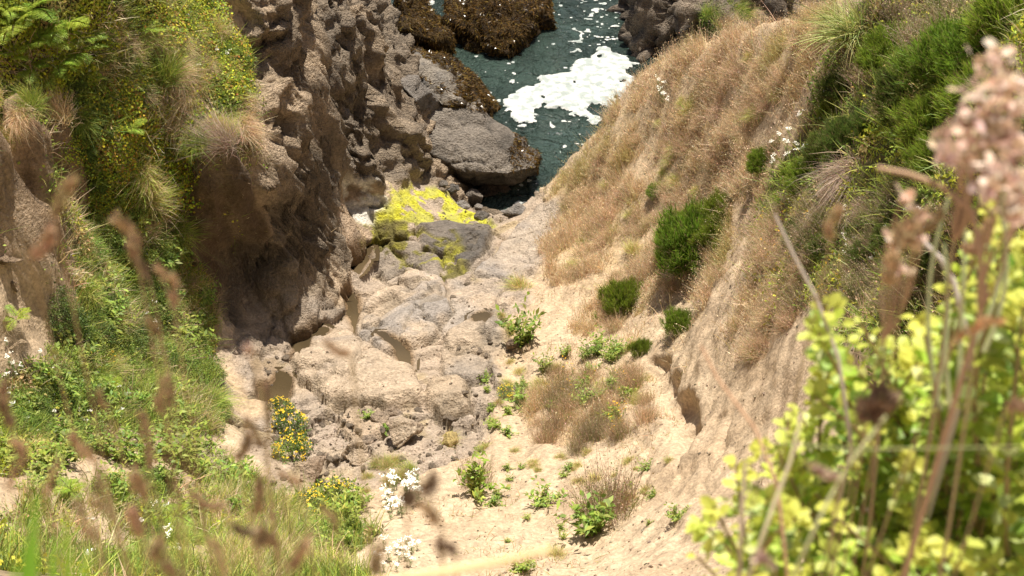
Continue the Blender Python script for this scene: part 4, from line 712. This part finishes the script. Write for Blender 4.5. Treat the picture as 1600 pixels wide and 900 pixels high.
for (k, u, v, w, lab) in [('greentuss',262,120,90,'tall green tussock in the middle of the sunny bank'),('greentuss',312,225,70,'dark green tussock drooping over the lip of the scarp'),('deadtuss',345,228,90,'bleached tussock hanging over the lip of the earth wall'),('strawtuss',375,205,70,'straw tussock at the right end of the scarp lip'),('mixtuss',215,275,86,'yellow green tussock halfway down the scarp'),('mixtuss',225,310,90,'pale tussock below the halfway tussock on the scarp'),('greentuss',278,365,84,'spiky green tussock at the foot of the scarp'),('strawtuss',30,185,60,'straw tussock over the bare brown bank at left'),('mixtuss',5,165,80,'yellowish tussock on the lip at the left edge'),('greentuss',45,170,70,'green tussock on the lip above the bare brown bank'),('mixtuss',18,215,60,'small tussock on the face of the bare brown bank'),('strawtuss',90,180,80,'straw tussock on the lip left of the dark bushes'),('greentuss',120,190,70,'green tussock drooping beside the straw tussocks')]:
    place(k, u, v, w, lab, 'tussock', None, 0.9, 0.4, -0.16)
# -- green slope below the scarp
LOW = [(0,600),(70,580),(145,500),(110,410),(120,350),(220,350),(300,390),(325,470),(325,600),(335,670),(240,690),(180,690),(100,715),(0,720)]
fill('bush', LOW, 60, (46, 86), 'green bush on the lower left slope', 'bush', 'green bushes on the lower left slope', (0.6, 1.0), 0.5)
fill('darkbush', [(100,440),(220,460),(260,560),(200,650),(100,640),(40,600)], 26, (46, 84), 'dark grassy bush on the lower left slope', 'bush', 'dark bushes on the lower left slope', (0.6, 1.0), 0.5)
fill('greentuss', LOW, 26, (44, 84), 'green tussock on the lower left slope', 'tussock', 'tussocks on the lower left slope', (0.6, 0.95), 0.45)
fill('bramble', [(230,400),(310,400),(325,500),(330,640),(280,640),(240,520)], 26, (36, 60), 'yellow green bramble at the edge of the lower left slope', 'bramble', 'brambles at the edge of the slope', (0.7, 1.1), 0.3)
fill('drybush', LOW, 30, (30, 50), 'dry brown brush among the green of the lower left slope', 'dry shrub', 'dry brush on the lower left slope', (0.6, 1.0), 0.6)
fill('mixtuss', LOW, 22, (40, 70), 'yellowish tussock on the lower left slope', 'tussock', 'yellowish tussocks on the lower left slope', (0.6, 0.9), 0.5)
fill('herb', LOW, 34, (40, 70), 'leafy green herb on the lower left slope', 'herb', 'herbs on the lower left slope', (0.7, 1.0), 0.5)
fill('bramble', [(120,340),(230,330),(250,410),(150,430)], 10, (36, 60), 'pale bramble at the foot of the scarp', 'bramble', 'brambles at the foot of the scarp', (0.7, 1.1), 0.4)
fill('herb', [(130,690),(330,680),(400,770),(420,850),(250,840),(60,820),(0,760),(0,700)], 30, (40, 76), 'green herb at the lower left between sand patches', 'herb', 'herbs at the lower left', (0.7, 1.1), 0.6)
fill('bush', [(200,750),(260,740),(280,830),(220,840)], 6, (50, 74), 'green bush standing in the lower left grass', 'bush', 'bushes in the lower left grass', (0.8, 1.1), 0.6)
fill('greentuss', [(20,870),(250,830),(330,770),(540,830),(560,900),(20,900)], 42, (50, 90), 'yellow green tussock along the lower edge', 'tussock', 'tussocks along the lower edge', (0.5, 0.8), 0.6)
fill('mixtuss', [(300,780),(420,790),(520,870),(520,900),(300,900)], 30, (60, 100), 'long yellowish grass clump along the lower edge', 'tussock', 'long grass along the lower edge', (0.6, 0.9), 0.6)
for (u, v, w, lab) in [(290,720,90,'matted brown tussock lying below the green slope'),(330,735,80,'matted brown tussock right of the first matted one')]: place('deadtuss', u, v, w, lab, 'tussock', None, 0.6, 0.5)
fill('bush', [(300,610),(340,600),(350,650),(320,670)], 4, (34, 50), 'small green bush above the muddy pool', 'bush', 'bushes above the muddy pool', (0.8, 1.1), 0.5)
# -- flowers
for (poly, n_, lab, grp, w) in [([(10,540),(170,600),(250,660),(100,690),(0,660)],34,'white yarrow flower on the lower left slope','white flowers on the lower left slope',(8,13)),([(140,380),(290,370),(320,540),(240,560),(150,470)],30,'white yarrow flower near the foot of the scarp','white flowers near the foot of the scarp',(8,13)),
    ([(200,20),(380,40),(395,130),(300,150),(20,120)],22,'white yarrow flower on the sunny bank','white flowers on the sunny bank',(8,12)),([(600,770),(660,750),(655,800),(610,815)],26,'white yarrow flower in the dense cluster on the sand','white flowers clustered on the sand',(13,19)),([(590,850),(660,840),(640,890),(590,900)],18,'white yarrow flower in the loose cluster at the lower edge','white flowers at the lower edge',(10,15)),
    ([(1180,260),(1290,150),(1300,200),(1230,290)],16,'white yarrow flower on the dry ridge','white flowers on the dry ridge',(9,14)),([(1290,340),(1440,330),(1440,440),(1300,430)],22,'white yarrow flower on the right hillside','white flowers on the right hillside',(10,15)),([(1025,140),(1045,135),(1045,170),(1020,165)],6,'white flower on a plant high in the golden slope','white flowers high in the golden slope',(10,14)),
    ([(20,800),(300,780),(300,890),(20,890)],14,'white yarrow flower in the grass at the lower left','white flowers in the lower left grass',(10,16))]:
    fill('yarrow', poly, n_, w, lab, 'flower', grp, (0.8, 1.2), 0.85)
fill('yflower', [(1190,330),(1240,330),(1250,440),(1180,420)], 22, (9, 15), 'tiny yellow wildflower on the sandy spur', 'flower', 'yellow flowers on the sandy spur', (0.9, 1.3), 0.85)
fill('yflower', [(1260,360),(1330,360),(1320,500),(1170,500)], 24, (9, 15), 'tiny yellow wildflower on the right hillside', 'flower', 'yellow flowers on the right hillside', (0.9, 1.3), 0.85)
fill('yflower', [(850,560),(980,600),(980,690),(860,660)], 20, (8, 13), 'tiny yellow wildflower in the dry brush', 'flower', 'yellow flowers in the dry brush', (0.9, 1.3), 0.85)
fill('yflower', [(130,570),(200,560),(190,600),(150,610)], 10, (9, 15), 'orange yellow flower on the lower left slope', 'flower', 'orange flowers on the lower left slope', (0.9, 1.3), 0.85)
for (k, u, v, w, lab) in [('greentuss',1110,22,56,'green tussock on the grassy top of the rock stack'),('deadtuss',1090,30,44,'bleached tussock hanging down the edge of the rock stack'),('greentuss',1152,18,60,'long green tussock highest on the rock stack'),('strawtuss',1132,40,50,'straw tussock between the green ones on the rock stack'),('bush',1128,52,46,'small dark bush on the rock stack above the golden crest'),('strawtuss',1170,24,50,'straw tussock on the rock stack nearest the golden crest'),('bush',1100,50,36,'small bush in the shade of the rock stack')]: place(k, u, v, w, lab, 'tussock' if 'tuss' in k else 'bush', None, 0.9, 0.6, on=SBVH)
fill('mixtuss', [(760,500),(810,470),(830,600),(790,640),(760,690)], 12, (18, 32), 'small grass tuft where the slabs meet the right bank', 'tussock', 'tufts along the right edge of the slabs', (0.6, 1.0), 0.6)
fill('herb', [(765,560),(830,600),(800,680),(740,720)], 10, (16, 28), 'small green herb where the slabs meet the right bank', 'herb', 'herbs along the right edge of the slabs', (0.6, 1.0), 0.6)
# -- prototypes that were never placed
for l, w in SHELF.values():
    for p in l:
        if PLACED[id(p)] == 0:
            for ch in list(p.children): bpy.data.objects.remove(ch)
            bpy.data.objects.remove(p)

# ------------------------------------------------------------------ uncounted ground cover
tri_c = TV[TQ].mean(1); e1 = TV[TQ[:, 2]]-TV[TQ[:, 0]]; e2 = TV[TQ[:, 3]]-TV[TQ[:, 1]]; cr_ = np.cross(e1, e2); AREA = np.linalg.norm(cr_, axis=1)*0.5; FN = norm(cr_)
vis = (((CAM-tri_c)*FN).sum(1) > -0.15*np.linalg.norm(CAM-tri_c, axis=1)) & (tri_c[:, 1] > 6) & (tri_c[:, 1] < 31) & (np.abs(tri_c[:, 0]) < 11)
def fz(a): return a[TQ].mean(1)
def scatter(wt, n, seed):
    r = np.random.default_rng(seed); p = np.where(vis, AREA*wt, 0); p /= p.sum(); k = r.choice(len(TQ), n, p=p); a = r.random((n, 1)); b = r.random((n, 1)); q = TV[TQ[k]]
    return (q[:, 0]*(1-a)+q[:, 1]*a)*(1-b)+(q[:, 3]*(1-a)+q[:, 2]*a)*b, FN[k], r
def noise_c(B, sc, seed, lo=-0.3, hi=0.3): return sstep(lo, hi, fbm(B, sc, 3, seed))
# golden grass
n = 170000; wt = np.clip(fz(dry)+0.25*fz(Z['mix'])+0.5*fz(Z['back']), 0, 1)*(0.08+fz(sstep(-0.2, 0.3, fbm(PB, 0.3, 3, 131)+0.5*WX))); B, FNn, r = scatter(wt, n, 81)
gpal = np.array([(0.48,0.385,0.245),(0.42,0.325,0.20),(0.55,0.455,0.31),(0.46,0.35,0.245),(0.34,0.25,0.155)]); cc = gpal[r.integers(0, 5, n)]; cc = mixc(cc, rep((0.27,0.25,0.07), n), noise_c(B, 0.9, 132, 0.15, 0.5)*0.6); cc = mixc(cc, rep((0.44,0.33,0.16), n), noise_c(B, 1.3, 133, 0.1, 0.5)*0.4); cc = jit(cc, r, 0.2)
up = FNn*0.5+np.array([0, -0.05, 0.8])+r.normal(0, 0.3, (n, 3)); hh = r.uniform(0.05, 0.19, n)*(0.5+1.0*noise_c(B, 0.6, 137)); bend = r.normal(0, 0.35, (n, 3)); g1m = blades(B-up*0.01, up, hh, 0.0075*r.uniform(0.7, 1.3, n), bend, cc, 2, r)
tip = B+norm(up)*hh[:, None]+bend*hh[:, None]; m_ = r.random(n) < 0.6; k_ = m_.sum(); sdm = leaves(tip[m_], norm(up)[m_]+r.normal(0, 0.5, (k_, 3)), r.normal(0, 1, (k_, 3)), r.uniform(0.012, 0.034, k_), r.uniform(0.008, 0.016, k_), jit(cc[m_]*1.12, r, 0.15))
tag(link('dry_grass', mesh_np('dry_grass', *joinm(g1m, sdm), False, M_COVER)), 'golden dry grass covering the right slope', 'grass', kind='stuff')
# green cover on the left and right
n = 80000; wt = np.clip(0.55*fz(vegl)+fz(grassb)*(0.15+fz(sstep(0.2, -0.1, WX)))*0.9+0.12*fz(vegr), 0, 1.4)*(0.2+fz(sstep(-0.3, 0.25, fbm(PB, 0.5, 3, 141)))); B, FNn, r = scatter(wt, n, 82)
pal = np.array([(0.16,0.22,0.04),(0.23,0.29,0.05),(0.11,0.15,0.03),(0.33,0.34,0.08)]); cc = pal[r.integers(0, 4, n)]; cc = mixc(cc, gpal[r.integers(0, 5, n)], noise_c(B, 0.8, 142, 0.0, 0.35)*(r.random(n) < 0.75)); cc = jit(cc, r, 0.22)
up = FNn*0.6+np.array([0, 0, 0.7])+r.normal(0, 0.3, (n, 3)); g2m = blades(B-up*0.01, up, r.uniform(0.08, 0.30, n), 0.010*r.uniform(0.6, 1.4, n), r.normal(0, 0.4, (n, 3))-np.array([0, 0, 0.25]), cc, 3, r)
tag(link('green_grass', mesh_np('green_grass', *g2m, False, M_COVER)), 'green grass covering the left slope and the lower edge', 'grass', kind='stuff')
n = 100000; wt = np.clip(fz(vegl)+0.5*fz(vegr)+0.4*fz(grassb)*fz(sstep(0.2, -0.1, WX)), 0, 1)*(0.1+fz(sstep(-0.15, 0.3, fbm(PB, 0.7, 3, 151)))); B, FNn, r = scatter(wt, n, 83)
pal = np.array([(0.14,0.20,0.035),(0.09,0.13,0.025),(0.22,0.28,0.045),(0.34,0.36,0.035)]); cc = mixc(pal[r.integers(0, 3, n)], rep(pal[3], n), noise_c(B, 0.7, 152, -0.1, 0.35)); cc = jit(mixc(cc, rep((0.34,0.24,0.13), n), noise_c(B, 0.45, 153, 0.1, 0.4)*0.8), r, 0.25)
lv = leaves(B+FNn*r.uniform(0, 0.12, (n, 1)), r.normal(0, 1, (n, 3)), FNn+r.normal(0, 0.5, (n, 3)), r.uniform(0.025, 0.065, n), r.uniform(0.018, 0.04, n), cc)
tag(link('ground_cover', mesh_np('ground_cover', *lv, False, M_COVER)), 'small creeping leaves over the banks', 'ground cover', kind='stuff')
# thin dry litter and sprouts on the sand and the earth walls
n = 16000; wt = fz(sand)*fz(sstep(0.1, 0.45, fbm(PB, 0.8, 3, 161)))+0.5*fz(Z['mix'])+0.10*fz(wall); B, FNn, r = scatter(wt, n, 84)
pal = np.array([(0.36,0.26,0.15),(0.44,0.33,0.2),(0.22,0.22,0.07),(0.28,0.2,0.12)]); up = FNn*0.4+np.array([0, 0, 0.5])+r.normal(0, 0.6, (n, 3)); lt = blades(B, up, r.uniform(0.03, 0.12, n), 0.007*r.uniform(0.7, 1.3, n), r.normal(0, 0.4, (n, 3)), jit(pal[r.integers(0, 4, n)], r, 0.2), 2, r)
tag(link('dry_litter', mesh_np('dry_litter', *lt, False, M_COVER)), 'thin dry sprouts and litter scattered over the sand', 'litter', kind='stuff')
n = 15000; wt = fz(Z['gravel']*bed)+0.10*fz(bed)+0.16*fz(sand); B, FNn, r = scatter(wt, n, 85); s = 0.006+0.02*r.random((n, 1))**3
oc = np.array([(1,0,0),(-1,0,0),(0,1,0),(0,-1,0),(0,0,1),(0,0,-1)], float); V = (B[:, None]+(oc[None]*r.uniform(0.6, 1.2, (n, 6, 1))+r.normal(0, 0.15, (n, 6, 3)))*s[:, None]).reshape(-1, 3)
T0 = np.array([(0,2,4),(2,1,4),(1,3,4),(3,0,4),(2,0,5),(1,2,5),(3,1,5),(0,3,5)]); T = (T0[None]+6*np.arange(n)[:, None, None]).reshape(-1, 3); pal = np.array([(0.44,0.34,0.24),(0.5,0.4,0.29),(0.38,0.30,0.22),(0.33,0.26,0.19)])
tag(link('gravel', mesh_np('gravel', V, T, np.repeat(jit(pal[r.integers(0, 4, n)], r, 0.15), 6, 0), False, M_ROCK)), 'fine gravel strewn over the gully floor', 'gravel', kind='stuff')
# ------------------------------------------------------------------ plants at the viewer's feet
def near_pt(u, v, dep): return CAM+ray(u, v)*dep
def gz_at(x, y):
    loc, n_ = drop(x, y); return loc.z if loc is not None else 13.5
def curve_pts(a, b, bow, k=9):
    a, b = np.array(a, float), np.array(b, float); t = np.linspace(0, 1, k)[:, None]; return a*(1-t)+b*t+np.array(bow)*(4*t*(1-t))
def oval_leaves(B, ax, nor, ln, wd, col):
    """rounded leaves with a folded midrib: 3 x 4 points each"""
    ax = norm(ax); sd = norm(np.cross(ax, nor)); nr = np.cross(sd, ax); V = []
    for t, w in ((0, 0.12), (0.35, 0.85), (0.72, 1.0), (1.0, 0.25)):
        c = B+ax*(ln*t)[:, None]-nr*(ln*0.16*t*t)[:, None]
        for s in (-1, 0, 1): V.append(c+sd*(wd*0.5*w*s)[:, None]+nr*(wd*0.18*abs(s)*w)[:, None])
    V = np.stack(V, 1).reshape(-1, 3); n = len(B); b0 = np.arange(n)[:, None]*12
    Q = np.concatenate([b0+np.array([[3*i+j, 3*i+j+1, 3*i+j+4, 3*i+j+3]]) for i in range(3) for j in range(2)], 0); return V, Q, np.repeat(col, 12, 0)
fr = np.random.default_rng(99)
M_NEAR = leaf_mat('bush_leaf', 0.42, 0.45, 0.12)
def leafy_branch(parent, root, tip, r, nl=44, ls=0.030, cols=((0.27,0.37,0.05),(0.36,0.44,0.09),(0.19,0.27,0.045),(0.40,0.47,0.20),(0.33,0.41,0.06)), frac=0.75):
    bow = r.normal(0, 0.05, 3); P = curve_pts(root, tip, bow); st = tubes(P, np.linspace(0.006, 0.002, len(P)), (0.20,0.15,0.07)); b = link('branch', mesh_np('branch', *st, True, M_TWIG), parent)
    t = 1-frac*r.random(nl)**1.4; f = t*(len(P)-1); i = np.minimum(f.astype(int), len(P)-2); B = P[i]+(P[i+1]-P[i])*(f-i)[:, None]; d = norm(P[i+1]-P[i]); a = r.uniform(0, 6.28, nl); o = norm(np.cross(d, r.normal(0, 1, (nl, 3))))
    B = B+o*0.012*r.random((nl, 1)); ax = o+d*0.6+r.normal(0, 0.25, (nl, 3)); s = ls*r.uniform(0.6, 1.25, nl)*(0.65+0.5*(1-t)/frac)
    c = jit(np.array(cols)[r.integers(0, len(cols), nl)], r, 0.16); tipm = t > 0.93; c = np.where(tipm[:, None], np.array([0.42, 0.45, 0.09]), c)
    lv = link('leaves', mesh_np('leaves', *oval_leaves(B, ax, d*0.8+np.array([0, 0, 0.8])+r.normal(0, 0.4, (nl, 3)), s, s*0.70, c), True, M_NEAR), b); return b
bx0, by0 = 1.05, 1.75; broot = np.array([bx0, by0, gz_at(bx0, by0)-0.05]); bush = empty('coyote_bush', broot); tag(bush, 'big out of focus bush with rounded yellow green leaves filling the lower right corner', 'bush')
tips = []
for (u, v, d_) in [(1290,478,1.9),(1278,520,1.9),(1345,505,2.0),(1400,545,2.0),(1440,500,1.8),(1500,440,1.9),(1515,405,2.0),(1540,400,2.1),(1580,430,2.0),(1600,470,1.7),(1150,725,2.0),(1115,790,1.9),(1095,815,2.0),(1190,700,2.1),(1230,660,2.0),(1250,640,2.2),(1090,870,1.9),(1320,560,2.0),(1480,480,2.2),(1560,330,1.9),(1590,310,1.9),(1600,380,2.3),(1590,350,1.8),(1600,420,1.8),(1570,370,2.0),(1610,330,2.1),(1580,440,2.0),(1560,460,1.8)]: tips.append((u, v, d_))
BP = np.array([(1150,740),(1240,650),(1290,540),(1400,560),(1500,450),(1640,400),(1680,960),(1100,960),(1110,830)], float)
while len(tips) < 190:
    u, v = fr.uniform(1090, 1680), fr.uniform(400, 960)
    if in_poly(np.array([u]), np.array([v]), BP)[0]: tips.append((u, v, fr.uniform(1.65, 2.7)))
for (u, v, d_) in tips:
    T = near_pt(u, v, d_); R = np.array([bx0*0.5+T[0]*0.5+0.08, by0*0.5+T[1]*0.5, 0]); R[2] = min(gz_at(R[0], R[1])+0.05, T[2]-0.28)
    k = max(R[2], T[2]-0.55); R = T+(R-T)*((T[2]-k)/(T[2]-R[2])); leafy_branch(bush, R-broot, T-broot, fr, 74)
for i in range(6): # main stems
    T = near_pt(fr.uniform(1250, 1600), fr.uniform(650, 900), fr.uniform(2.0, 2.6))-broot; P = curve_pts((fr.normal(0, 0.05), fr.normal(0, 0.05), 0), T, fr.normal(0, 0.06, 3)); link('stem', mesh_np('stem', *tubes(P, np.linspace(0.014, 0.006, 9), (0.19,0.14,0.08)), True, M_TWIG), bush)
def spike(a, b, rad, n, r, cols, fuzz=0.012):
    """seed head: many short bristly spikelets round an axis"""
    a, b = np.array(a), np.array(b); ax = norm((b-a)[None])[0]; L_ = np.linalg.norm(b-a); nl = max(2, int(L_/(rad*2.3))); ph = r.random(nl+1); t = (np.floor(r.random(n)*nl)+np.clip(r.normal(0.5, 0.30, n), 0, 1))/nl; wob = r.normal(0, rad*0.35, (nl+1, 3)); bowv = r.normal(0, 0.10, 3)*L_; o = norm(np.cross(rep(ax, n), r.normal(0, 1, (n, 3)))); env = np.sin(np.pi*np.clip(t*0.8+0.15, 0, 1))**0.5*(0.75+0.35*ph[(t*nl).astype(int)])
    B = a+ax*(L_*t)[:, None]+wob[(t*nl).astype(int)]+bowv*(t*(1-t)*4)[:, None]+o*(rad*env*r.uniform(0.1, 0.9, n))[:, None]; c = jit(np.array(cols)[r.integers(0, len(cols), n)], r, 0.2)
    return leaves(B, o*0.5+ax*0.9+r.normal(0, 0.2, (n, 3)), o+r.normal(0, 0.3, (n, 3)), fuzz*r.uniform(0.6, 1.4, n), fuzz*0.45*r.uniform(0.7, 1.3, n), c)
BROWN = ((0.27,0.19,0.10),(0.36,0.26,0.145),(0.18,0.12,0.065),(0.44,0.33,0.20)); PALE = ((0.38,0.27,0.16),(0.31,0.21,0.12),(0.46,0.34,0.22)); PINK = ((0.50,0.38,0.32),(0.58,0.47,0.40),(0.38,0.27,0.21),(0.46,0.37,0.25)); DARK = ((0.15,0.10,0.06),(0.21,0.14,0.085),(0.11,0.07,0.045))
def stalk(u1, v1, u2, v2, dep, wpx, cols, label, group=None, name='seeding_grass', bx=None, stem=(0.27,0.21,0.11), segs=1):
    top, bot = near_pt(u1, v1, dep), near_pt(u2, v2, dep*1.01); dr = bot-top; base = bot+np.array([dr[0]*0.8+fr.normal(0, 0.04)+(bx or 0), fr.uniform(-0.10, 0.02), 0]); base[1] = max(base[1], 0.35); g = gz_at(base[0], base[1]); base[2] = g-0.02
    root = empty(name, base); tag(root, label, 'grass stalk', group); P = curve_pts((0, 0, 0), bot-base, (dr[0]*0.3, 0, 0.02), 12); P = np.concatenate([P, [top-base]])
    link('stem', mesh_np('stem', *tubes(P, np.linspace(0.0013, 0.0009, len(P)), stem), True, M_TWIG), root); rad = wpx*fr.uniform(0.42, 0.58)*dep/F; n = int(170+np.linalg.norm(dr)*3500)
    link('seed_head', mesh_np('seed_head', *spike(bot-base, top-base, rad, n, fr, cols, rad*1.0), False, M_GRASS), root); return root
L_ = [(112,285,88,345,1.25,22,BROWN,'fuzzy brown seed head, uppermost of the foreground grass at left'),(86,352,48,402,1.25,22,PALE,'pale fuzzy seed head just below the uppermost one at left'),(182,343,214,400,1.3,17,BROWN,'long brown seed head with its tip bent left, right of the uppermost one'),(206,385,232,432,1.35,16,DARK,'dark seed head continuing the long brown one'),(246,414,273,488,1.3,15,BROWN,'slim brown seed head right of the long bent one'),(230,506,248,524,1.35,14,BROWN,'small round seed head under the slim brown one')]
for (u1, v1, u2, v2, d_, w, c, lab) in L_: stalk(u1, v1, u2, v2, d_, w, c, lab)
for (u1, v1, u2, v2, d_, w, c) in [(6,598,18,665,1.2,20,BROWN),(20,690,16,760,1.1,16,PALE),(218,643,234,735,1.25,17,BROWN),(262,588,262,636,1.3,12,BROWN),(214,735,226,790,1.15,18,BROWN),(118,680,152,722,1.15,20,PALE),(150,728,178,815,1.1,15,BROWN),(205,800,222,850,1.05,18,PALE),(120,780,150,850,1.0,16,BROWN),(416,600,415,665,1.3,10,DARK),(388,655,374,722,1.35,14,BROWN),(396,660,414,702,1.35,13,BROWN),(404,745,396,810,1.2,20,BROWN),(365,818,402,836,1.1,16,DARK),(410,820,436,858,1.1,24,BROWN),(478,840,452,880,1.05,22,PALE),(300,775,355,795,1.15,14,BROWN),
    (258,590,250,650,1.2,12,BROWN),(255,850,275,900,1.0,20,BROWN),(330,850,350,900,1.0,16,PALE),(500,790,530,830,1.2,13,BROWN),(600,850,590,905,1.0,18,BROWN),(510,535,548,556,1.15,16,PALE),(90,720,70,780,1.05,15,PALE),(440,740,470,760,1.2,12,BROWN),(155,610,170,640,1.25,12,BROWN)]:
    stalk(u1, v1, u2, v2, d_, w, c, 'out of focus brown grass seed head rising from the lower left edge', 'seeding grass stalks along the lower left')
stalk(668,748,636,790,1.0,26,DARK,'dark brown seed head in front of the white flowers, near the lower edge'); stalk(660,790,692,822,1.0,20,PALE,'pale pinkish seed head drooping below the dark brown one'); stalk(680,856,712,866,1.0,18,DARK,'small dark seed head at the lower edge right of the white flowers'); stalk(688,835,690,875,1.1,8,DARK,'thin dark grass tip at the lower edge centre'); stalk(384,542,396,550,1.1,14,PINK,'small pale pink head blurred in front of the gully floor')
def stick(pts, dep, rad, col, label, cat='stem', name='dry_twig'):
    P = np.array([near_pt(u, v, dep) for u, v in pts]); e = P[-1].copy(); e2 = e+(P[-1]-P[-2])*0.5; e2[2] = gz_at(e2[0], max(e2[1], 0.3)); e2[1] = max(e2[1], 0.3); mid = (e+e2)/2+np.array([0, 0.05, 0.05]); Q_ = np.concatenate([P, [mid, e2]])
    o = link(name, mesh_np(name, *tubes(Q_-e2, np.linspace(rad*0.7, rad*1.1, len(Q_)), col), True, M_TWIG)); o.location = e2; tag(o, label, cat)
stick([(1210,335),(1240,400),(1275,465),(1310,560),(1330,700)], 1.9, 0.0032, (0.36,0.30,0.25), 'bare grey stick leaning up left above the leafy bush'); stick([(1432,368),(1470,405),(1490,440),(1520,560)], 1.8, 0.0045, (0.42,0.37,0.32), 'short pale stick end among the pink flowers'); stick([(1255,640),(1235,720),(1205,800),(1170,900)], 1.5, 0.003, (0.40,0.36,0.22), 'tan dry stem crossing the left part of the leafy bush')
stick([(1165,720),(1160,790),(1155,900)], 1.5, 0.0032, (0.40,0.31,0.22), 'upright tan stem at the left edge of the leafy bush'); stick([(1385,650),(1330,720),(1290,790),(1240,900)], 1.3, 0.0022, (0.36,0.36,0.18), 'thin stem carrying the dark oval seed head'); stick([(1095,540),(1120,590),(1180,670),(1215,760),(1230,900)], 1.7, 0.0025, (0.40,0.27,0.16), 'thin curved brown stem in front of the bright sand'); stick([(862,858),(790,876),(700,892),(560,915)], 1.0, 0.004, (0.50,0.36,0.20), 'pale straw lying along the lower edge'); stick([(1600,698),(1480,700),(1330,702),(1200,690)], 1.3, 0.0009, (0.22,0.23,0.11), 'thin pale grass stem lying level across the leafy bush')
stick([(1370,262),(1420,272),(1470,290),(1520,330),(1540,460)], 1.4, 0.0035, (0.32,0.22,0.14), 'thick fuzzy brown twig reaching left below the pink flowers')
for (u1, v1, u2, v2, d_, w, c, lab) in [(1378,622,1340,660,1.2,40,DARK,'dark oval seed head in front of the leafy bush'),(1562,502,1485,538,1.3,18,((0.42,0.26,0.13),(0.5,0.33,0.18)),'tan slanting seed spike in front of the leafy bush'),(1310,332,1298,375,1.5,22,PALE,'pale brown seed head above the stick tip'),(1420,340,1405,400,1.4,30,PALE,'broad fuzzy seed head left of the grey stems'),(1465,340,1430,365,1.4,16,BROWN,'slanting brown seed head beside the broad fuzzy one'),(1540,350,1520,400,1.5,24,PALE,'pale seed head between the grey stems and the leaves'),(1270,725,1310,740,1.2,18,PINK,'small mauve head left of the thin stem in the bush'),(1600,630,1572,640,1.2,18,PALE,'pale seed spike cut by the right edge of the picture'),(1178,872,1210,888,1.2,16,PINK,'reddish seed head at the foot of the leafy bush'),(1400,395,1390,440,1.5,20,PALE,'fuzzy pale head above the bush below the broad one')]:
    stalk(u1, v1, u2, v2, d_, w, c, lab)
for i, (u, v1, v2, w) in enumerate([(1478,300,520,8),(1492,330,520,10),(1505,250,500,8),(1466,380,520,9),(1545,300,430,6),(1530,220,420,6)]):
    a, b = near_pt(u+8, v1, 1.6), near_pt(u-8, v2+120, 1.62); o = link('grass_stalk', mesh_np('grass_stalk', *tubes(curve_pts((0, 0, 0), a-b, (0.01*i-0.02, 0, 0)), np.linspace(0.0032, 0.002, 9), (0.24,0.26,0.13)), True, M_TWIG)); o.location = b; tag(o, 'grey green grass stem standing among the leaves below the pink flowers', 'stem', 'grey green stems below the pink flowers')
# pink flower sprays, upper right
def flower_spray(blobs, dep, label, seed):
    r = np.random.default_rng(seed); cen = np.array([near_pt(u, v, dep+r.uniform(-0.05, 0.05)) for u, v, w in blobs]); base = np.array([cen[:, 0].mean()+0.05, cen[:, 1].mean()+0.05, 0]); base[2] = gz_at(base[0], base[1]); root = empty('flower_spray', base); tag(root, label, 'flowers')
    fork = np.array([cen[:, 0].mean(), cen[:, 1].mean(), cen[:, 2].min()-0.1]); link('stem', mesh_np('stem', *tubes(curve_pts((0, 0, 0), fork-base, (0.03, 0, 0)), np.linspace(0.0028, 0.0018, 9), (0.22,0.17,0.10)), True, M_TWIG), root)
    for c, (u, v, w) in zip(cen, blobs):
        br = link('flower_branch', mesh_np('flower_branch', *tubes(curve_pts(fork-base, c-base, r.normal(0, 0.01, 3)), np.linspace(0.0018, 0.001, 9), (0.26,0.18,0.11)), True, M_TWIG), root); n = int(8+w*0.36); R_ = w*0.45*dep/F
        B = c-base+r.normal(0, 0.45, (n, 3))*R_; col = jit(np.array(PINK)[r.integers(0, 4, n)], r, 0.12); link('petals', mesh_np('petals', *oval_leaves(B, r.normal(0, 1, (n, 3)), r.normal(0, 1, (n, 3)), 0.012*r.uniform(0.7, 1.4, n), 0.009*r.uniform(0.7, 1.3, n), col), True, M_PETAL), br)
flower_spray([(1555,95,70),(1575,130,70),(1530,150,70),(1550,180,90),(1510,190,70),(1590,170,60),(1490,215,60),(1530,220,80),(1570,215,60),(1480,245,50),(1505,250,50)], 1.35, 'blurred pale pink flower spray at the right edge near the top', 401)
flower_spray([(1590,240,60),(1600,280,60),(1560,270,50),(1585,320,50),(1600,340,50),(1545,290,40)], 1.3, 'blurred pink and tan flower spray cut by the right edge below the tall one', 402)
flower_spray([(1440,335,18),(1412,310,16),(1430,372,18),(1408,415,20),(1396,385,16)], 1.5, 'dull mauve flower spray left of the grey green stems', 403)
# long green leaf blades at the lower left corner
for i, (u1, v1, u2, v2, w) in enumerate([(52,770,48,900,26),(98,800,112,900,30),(85,830,80,900,24),(130,860,128,910,18),(20,880,20,920,20),(40,840,30,905,16)]):
    a, b = near_pt(u1, v1, 0.9), near_pt(u2, v2+60, 0.9); r = np.random.default_rng(500+i); me = mesh_np('grass_leaf', *blades(np.zeros((1, 3)), (a-b)[None], np.array([np.linalg.norm(a-b)]), np.array([w*0.9/F]), np.array([[0.02, 0.02, 0]]), rep((0.17,0.30,0.03), 1), 8, r), True, M_NEAR); o = link('grass_leaf', me); o.location = b; tag(o, 'bright green blurred grass blade at the lower left corner', 'grass blade', 'green blades at the lower left corner')
